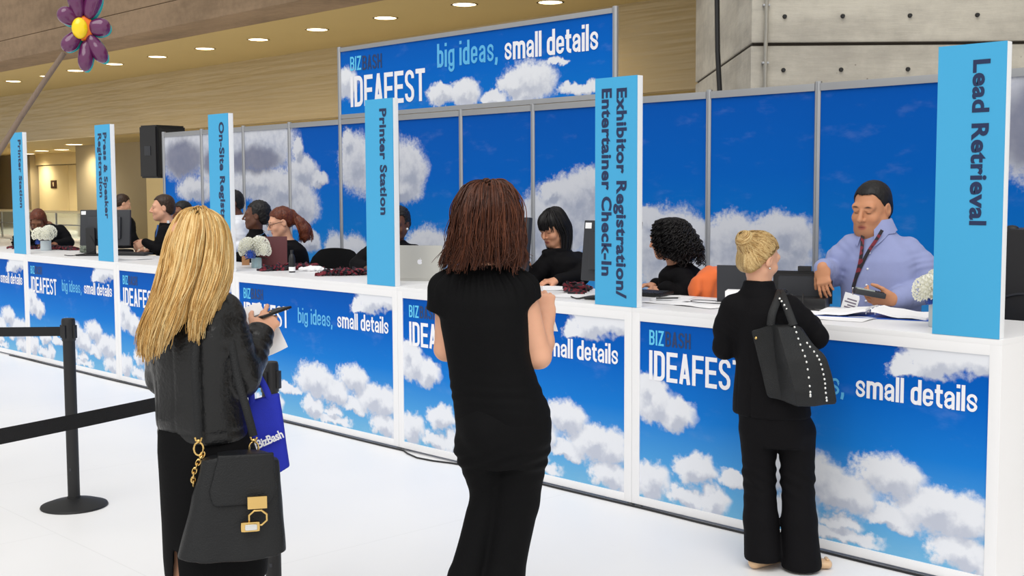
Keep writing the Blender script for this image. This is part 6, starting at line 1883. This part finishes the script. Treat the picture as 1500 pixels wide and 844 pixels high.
def keyboard(label, loc, rz):
    t = thing('keyboard', label, 'keyboard', (loc[0], loc[1], ZC), rz)
    MB().box((-.22, -.075, 0), (.22, .075, .016), .006, rot=Matrix.Rotation(math.radians(4), 3, 'X'), at=(0, 0, .006)).build('body', BLACKP, t)
    kk = MB()
    for i in range(14):
        for j in range(5):
            kk.box((-.205 + i * .0293, -.062 + j * .0245, .015), (-.205 + i * .0293 + .025, -.062 + j * .0245 + .020, .021), .002, rot=Matrix.Rotation(math.radians(4), 3, 'X'), at=(0, 0, .006))
    kk.build('keys', GREYP, t)
keyboard('black keyboard right of the Exhibitor sign, before the curly-haired woman', (-2.50, .60), .12)
keyboard('black keyboard lying in front of the man in the black suit', (-9.02, .62), .5)

def laptop(label, loc, rz, w, h, ang, m, logo=None, ratio=.68):
    """open laptop seen from behind the lid: hinge along local x, keyboard towards +y"""
    t = thing('laptop', label, 'laptop', (loc[0], loc[1], ZC), rz)
    MB().box((-w / 2, 0, 0), (w / 2, w * ratio, .018), .005).build('base', m, t)
    kk = MB()
    for i in range(12):
        for j in range(5): kk.box((-w * .43 + i * w * .072, .05 + j * .022, .0175), (-w * .43 + i * w * .072 + w * .062, .05 + j * .022 + .018, .0205), .001)
    kk.build('keys', BLACKP, t)
    Rt = Matrix.Rotation(math.radians(ang), 3, 'X')
    ld = MB().box((-w / 2, -.007, 0), (w / 2, 0, h), .004, rot=Rt, at=(0, .004, .014)).build('lid', m, t)
    MB().box((-w / 2 + .012, 0, .014), (w / 2 - .012, .001, h - .012), 0, rot=Rt, at=(0, .004, .014)).build('screen', BLACKP, t)
    if logo:
        V, F = logo; lo = link_mesh('logo', [tuple(Rt @ Vector((x, -.0078, z)) + Vector((0, .004, .014))) for x, z in V], F, INK_WHITE, ld)
    return t
# white fruit-shaped emblem with a leaf and a bite
def emblem(cx, cz, r):
    pts = []
    for i in range(40):
        a = 2 * math.pi * i / 40
        rad = r * (1 - .10 * math.exp(-((a - math.pi / 2) / .30) ** 2) * 2.2 - .08 * math.exp(-((a - 1.5 * math.pi) / .25) ** 2) - .05 * math.sin(a) * -1)
        x, z = rad * math.cos(a) * .92, rad * math.sin(a)
        d = math.hypot(x - r * 1.02, z - r * .12)
        if d < r * .42:
            k = (r * .42 - d); x -= k * .98
        pts.append((cx + x, cz + z))
    V = [(cx, cz)] + pts; F = [(0, 1 + i, 1 + (i + 1) % 40) for i in range(40)]
    n = len(V)
    leaf = [(cx + .02 * r, cz + r * 1.02), (cx + .10 * r, cz + r * 1.30), (cx + .38 * r, cz + r * 1.55), (cx + .34 * r, cz + r * 1.22)]
    return V + leaf, F + [(n, n + 3, n + 2, n + 1)]
laptop('silver laptop with a white fruit logo, open beside the nearer Printer Station sign', (-4.30, .43), .62, .325, .232, 4, LAPTOP_ALU, emblem(0, .118, .019))
laptop('maroon laptop standing open behind the white flowers', (-6.42, .60), .95, .23, .235, -8, MAROON, None)
laptop('dark grey laptop open on the counter, behind the woman with the bun', (-1.70, .57), .40, .30, .195, 2, GREYP, None)

# open black case beside it
ec = thing('equipment_case', 'open black hard case on the counter before the man in the lilac shirt', 'case', (-1.36, .56, ZC), .42)
MB().box((-.14, -.02, 0), (.15, .16, .055), .012).build('tray', BLACKP, ec)
MB().prism([(-.15, .0), (.16, .0), (.16, .185), (-.15, .185)], .13, .175, .014).build('lid', BLACKP, ec)
MB().box((-.02, .135, .185), (.05, .165, .212), .006).build('latch', BLACKP, ec)
MB().prism([(-.12, .03), (.13, .03), (.13, .16), (-.12, .16)], .122, .132, .006).build('lid_lining', GREYP, ec)
for i in range(2): MB().tube(spline([(-.05 + .08 * i, .02, .058), (-.02 + .06 * i, -.05, .075), (.06, -.07 - .03 * i, .010), (.15 + .04 * i, -.12, .004), (.22, -.10, .004)], 16), .004, 7).build('cord', BLACKP, ec)
MB().ball((-.03, -.005, .062), .010, 12).build('knob', SILVER, ec)

dt = thing('document_box', 'white document box with lime green sheet, beside the woman with the bun', 'document box', (-1.60, .40, ZC), .50)
MB().box((-.075, -.05, 0), (.045, .06, .003)).box((-.075, -.05, 0), (-.072, .06, .088), .001).box((.042, -.05, 0), (.045, .06, .088), .001).box((-.075, .057, 0), (.045, .06, .088), .001).box((-.075, -.05, 0), (.045, -.047, .088), .001).build('box', PAPER, dt)
for i in range(4): MB().box((-.068, -.038 + .018 * i, .004), (.038, -.036 + .018 * i, .094 - .004 * (i % 2)), 0).build('sheet', PAPER, dt, smooth=False)
MB().box((.048, -.055, .002), (.052, .040, .082), 0, rot=Matrix.Rotation(math.radians(-14), 3, 'Y')).build('lime_sheet', LIME, dt, smooth=False)

# papers, pen and earphone wire before the curly-haired woman
def papers(label, items, group=None):
    for lb, (x, y), rz, (w, h), z in items:
        t = thing('paper_sheet', lb, 'paper', (x, y, ZC + z), rz, group)
        MB().sheet([[Vector((w * (i / 6 - .5), h * (j / 6 - .5), .0012 + .004 * max(0, math.sin(i * .9 + j * .5 + rz * 5)) * (i in (0, 6) or j in (0, 6)))) for i in range(7)] for j in range(7)]).build('sheet', PAPER, t, solid=-.0006)
papers('', [('white paper sheet lying on the counter in front of the curly-haired woman, lowest', (-2.02, .36), .25, (.30, .21), 0), ('white paper sheet on the counter nearest to the woman with the bun', (-1.78, .33), -.12, (.30, .22), .002), ('white paper sheet on the counter at the keyboard before the curly-haired woman', (-2.18, .55), .5, (.21, .30), .0), ('white paper sheet on the counter behind the earphone wire', (-1.86, .52), .1, (.30, .21), .004)])
papers('', [('white paper sheet under the dark stand of the Exhibitor monitor', (-2.72, .30), .3, (.21, .28), 0), ('white paper on the counter before the black-haired woman with fringe', (-3.15, .62), .8, (.21, .30), 0), ('white paper on the counter in front of the suited man', (-8.35, .34), .2, (.30, .21), 0)])
pn = thing('pen', 'dark pen lying on the papers in front of the curly-haired woman', 'pen', (-2.12, .44, ZC + .010), .9)
MB().tube([(-.07, 0, .004), (.055, 0, .004)], .0045, 8).build('barrel', BLACKP, pn); MB().tube([(.055, 0, .004), (.07, 0, .004)], [.0045, .001], 8).build('tip', SILVER, pn)
wr_ = MB().tube(spline([(-1.62, .50, 0), (-1.72, .40, 0), (-1.84, .36, 0), (-1.93, .40, 0), (-1.95, .47, 0), (-1.86, .50, 0), (-1.75, .47, 0), (-1.66, .44, 0)], 40) + np.array([0, 0, ZC + .012]), .0022, 6).build('earphone_wire', BLACKP)
tag(wr_, 'thin black earphone wire looped on the papers left of the woman with the bun', 'wire')

# ring binder and sheets in front of the man
rb = thing('ring_binder', 'open blue ring binder with white pages in front of the man in the lilac shirt', 'binder', (-.865, .485, ZC), .30)
BLUEC = mat('blue_binder_cover', (40, 92, 188), .4, vary=.05)
MB().box((-.28, -.14, 0), (-.006, .14, .003), .001).box((.006, -.14, 0), (.28, .14, .003), .001).box((-.006, -.14, 0), (.006, .14, .003)).build('cover', BLUEC, rb)
for sg in (-1, 1):
    g_ = [[Vector((sg * (.012 + .255 * i / 8), -.132 + .264 * j / 4, .004 + .020 * math.exp(-i * .5) + .010 * (1 - i / 8) + .003 * math.sin(i * 1.3 + j))) for i in range(9)] for j in range(5)]
    MB().sheet(g_).build('page_block', PAPER, rb, solid=-.012 if sg > 0 else .012)
for y in (-.085, 0, .085):
    MB().tube([(.022 * math.cos(a), y, .016 + .026 * math.sin(a)) for a in [math.pi * i / 12 * 1.0 for i in range(13)]], .0028, 8).build('ring', SILVER, rb)
papers('', [('white paper sheet partly under the left side of the ring binder', (-1.17, .36), .45, (.30, .21), 0), ('white paper sheet in front of the ring binder, near the counter edge', (-.92, .26), .18, (.30, .21), 0)])

# piles of lanyards
def lanyard_pile(label, a, b, width, h, n=26, seed=1):
    rg = random.Random(seed); A, B = Vector(a), Vector(b); d = (B - A); L = d.length; d.normalize(); s = Vector((-d.y, d.x))
    t = thing('lanyard_pile', label, 'lanyards', (A.x, A.y, ZC), 0, 'lanyard piles on the counter')
    for k in range(n):
        pts = []; u = rg.random() * L * .75; v = rg.uniform(-.5, .5) * width * .6; z = .004 + h * rg.random() * .8
        for i in range(9):
            u2 = min(L, max(0, u + (i - 2) * L * .055 + rg.uniform(-.02, .02))); v2 = v + width * .35 * math.sin(i * 1.4 + k) + rg.uniform(-.01, .01)
            edge = 1 - abs(2 * u2 / L - 1) ** 4
            p = d * u2 + s * v2; pts.append((p.x, p.y, .005 + (z + .012 * math.sin(i * 1.9 + k)) * max(.1, edge) * (.4 + .6 * abs(math.sin(i + k)))))
        MB().tube(spline(pts, 26), .010, 6, flat=.22).build('lanyard', LANYARD, t)
    return t
lanyard_pile('long dark red pile of lanyards in front of the auburn ponytail woman', (-6.02, .22), (-5.94, .74), .16, .05, 30, 2)
lanyard_pile('dark red pile of lanyards left of the nearer Printer Station sign', (-5.26, .22), (-5.0, .58), .12, .055, 24, 3)
lanyard_pile('dark red pile of lanyards in front of the black-haired woman with fringe', (-2.80, .36), (-3.02, .70), .13, .05, 20, 4)
lanyard_pile('dark red pile of lanyards at the far left edge of the counter', (-11.35, .38), (-11.0, .50), .14, .06, 18, 5)
lanyard_pile('dark red pile of lanyards under the woman leaning at the far left', (-11.0, .62), (-10.35, .70), .14, .035, 22, 6)

def crumple(name, label, cat, loc, r, m, flat=.5, seed=3):
    Q = Solid(); Q.ell((0, 0, r[2] * .8), r); Q.wrinkle(lambda P: .30 * min(r) * vnoise(P, 55, seed) + .2 * min(r) * vnoise(P, 120, seed + 1)); Q.cut((0, 0, .001), (0, 0, -1))
    v, q = surface(Q, .006); o = mesh_obj(name, v, q, m, None); o.location = (loc[0], loc[1], ZC); o.rotation_euler.z = loc[2] if len(loc) > 2 else 0
    return tag(o, label, cat)
crumple('paper_tissue', 'crumpled white paper tissue beside the long pile of lanyards', 'tissue', (-5.72, .50, .9), (.10, .030, .022), PAPER, seed=4)
crumple('plastic_bag', 'crumpled grey plastic bag beside the far monitor\'s stand', 'plastic bag', (-9.86, .56), (.07, .06, .055), mat('grey_green_plastic', (108, 116, 104), .3), seed=5)
crumple('shoulder_bag', 'soft black bag lying behind the farther Printer Station sign', 'bag', (-11.42, .56, .3), (.15, .11, .10), CLOTH2, seed=6)
bx_ = MB().box((-.03, -.02, 0), (.03, .02, .075), .003).build('small_box', mat('tan_cardboard', (168, 122, 82), .8, vary=.1)); bx_.location = (-6.78, .56, ZC); bx_.rotation_euler.z = .9
tag(bx_, 'small tan cardboard box standing left of the flowers by the On-Site sign', 'box')
bo = thing('water_bottle', 'dark bottle with a white label before the auburn ponytail woman', 'bottle', (-5.70, .31, ZC), .9)
bo.scale = (.8, .8, .86)
MB().lathe([(.028, 0), (.031, .006), (.031, .125), (.024, .15), (.013, .165), (.013, .18)], 22).build('body', BLACKP, bo)
MB().lathe([(.015, .178), (.015, .196), (.012, .198)], 18).build('cap', BLACKP, bo)
MB().lathe([(.0316, .012), (.0316, .05)], 22, cap=False).build('label', PAPER, bo)

# ------------------------------------------------------------------ chairs behind the counter
def bar_chair(label, loc, rz, w=.40, top=1.22, group='black high chairs behind the counter'):
    t = thing('high_chair', label, 'chair', (loc[0], loc[1], 0), rz, group)
    rows = []
    for z in np.linspace(.86, top, 8):
        f = (z - .86) / (top - .86); hw = w / 2 * (1 - .9 * max(0, f - .55) ** 2 * 2.2)
        rows.append([(hw * (2 * i / 10 - 1), .03 * (1 - (2 * i / 10 - 1) ** 2) - .04 * f, z - .05 * f * abs(2 * i / 10 - 1) ** 2.2) for i in range(11)])
    MB().sheet(rows).build('backrest', CLOTH, t, solid=.04)
    Q = Solid(); Q.flat((0, -.40, .76), (0, -.06, .76), .20, .20, (1, 0, 0), .04, .04); solid_obj('seat', Q, .012, CLOTH, t)
    MB().box((-.03, .0, .72), (.03, .03, .95), .005).box((-.03, -.2, .715), (.03, .03, .735), .004).build('back_bracket', BLACKM, t)
    MB().tube([(0, -.22, .05), (0, -.22, .73)], .024, 12).build('gas_post', BLACKM, t)
    for k in range(5):
        a = k * 1.2566
        MB().tube([(0, -.22, .07), (.28 * math.cos(a), -.22 + .28 * math.sin(a), .045)], .016, 8).ball((.28 * math.cos(a), -.22 + .28 * math.sin(a), .026), .026, 12).build('leg', BLACKP, t)
    MB().tube([(.18 * math.cos(a), -.22 + .18 * math.sin(a), .32) for a in [2 * math.pi * i / 24 for i in range(24)]], .010, 8, closed=True).build('foot_ring', BLACKM, t)
    return t
bar_chair('empty black high chair beside the auburn ponytail woman', (-6.16, 1.04), .70 + math.pi, .44, 1.215)
bar_chair('black high chair with an orange jacket on it, beside the curly-haired woman', (-2.20, .985), -math.pi / 2, .38, 1.205)
oj = thing('jacket', 'orange jacket draped over the black high chair beside the curly-haired woman', 'jacket', (-2.20, .985, 0), -math.pi / 2)
Q = Solid()
Q.prof([(.88, 0, -.015, .17, .085), (1.0, 0, -.015, .19, .095), (1.10, 0, -.012, .19, .09), (1.165, 0, -.01, .165, .08), (1.205, 0, -.01, .12, .066), (1.232, .0, -.01, .05, .04)], rnd=.03)
Q.wrinkle(folds(.016, (7, 9, 4), 71)); Q.wrinkle(lambda P: .005 * np.sin(P[:, 0] * 70 + P[:, 2] * 25 + 4 * vnoise(P, 6, 8)))
solid_obj('body', Q, .007, ORANGE, oj)
Q = Solid(); Q.chain([(-.17, -.05, 1.16), (-.20, -.11, 1.05), (-.18, -.12, .90)], [.05, .055, .045], .03); Q.wrinkle(folds(.008, (12, 12, 8), 73)); solid_obj('sleeve', Q, .008, ORANGE, oj)

# tall black case at the right edge, behind the counter
tc = thing('flight_case', 'tall black padded case standing behind the counter at the right edge', 'case', (-.20, 1.45, 0), 0)
MB().box((-.40, -.25, .03), (.45, .25, 1.485), .02).build('body', BLACKP, tc)
for sx in (-.385, .435):
    MB().box((sx - .018, -.262, .03), (sx + .018, -.24, 1.49), .004).build('edge_trim', BLACKM, tc)
for sx in np.arange(-.34, .44, .155): MB().ball((float(sx), -.2, 1.485), (.035, .03, .018), 12).build('corner_stud', BLACKM, tc)
for z in (.5, 1.05): MB().box((-.04, -.262, z), (.05, -.248, z + .09), .006).build('latch', GREYP, tc)
for sx in (-.33, .38):
    for sy in (-.18, .18): MB().ball((sx, sy, .03), .03, 12).build('caster', BLACKP, tc)
MB().tube(spline([(-.40, -.256, 1.12), (-.25, -.262, 1.16), (-.1, -.262, 1.13), (.1, -.262, 1.02)], 16), .006, 6).build('piping', GREYP, tc)
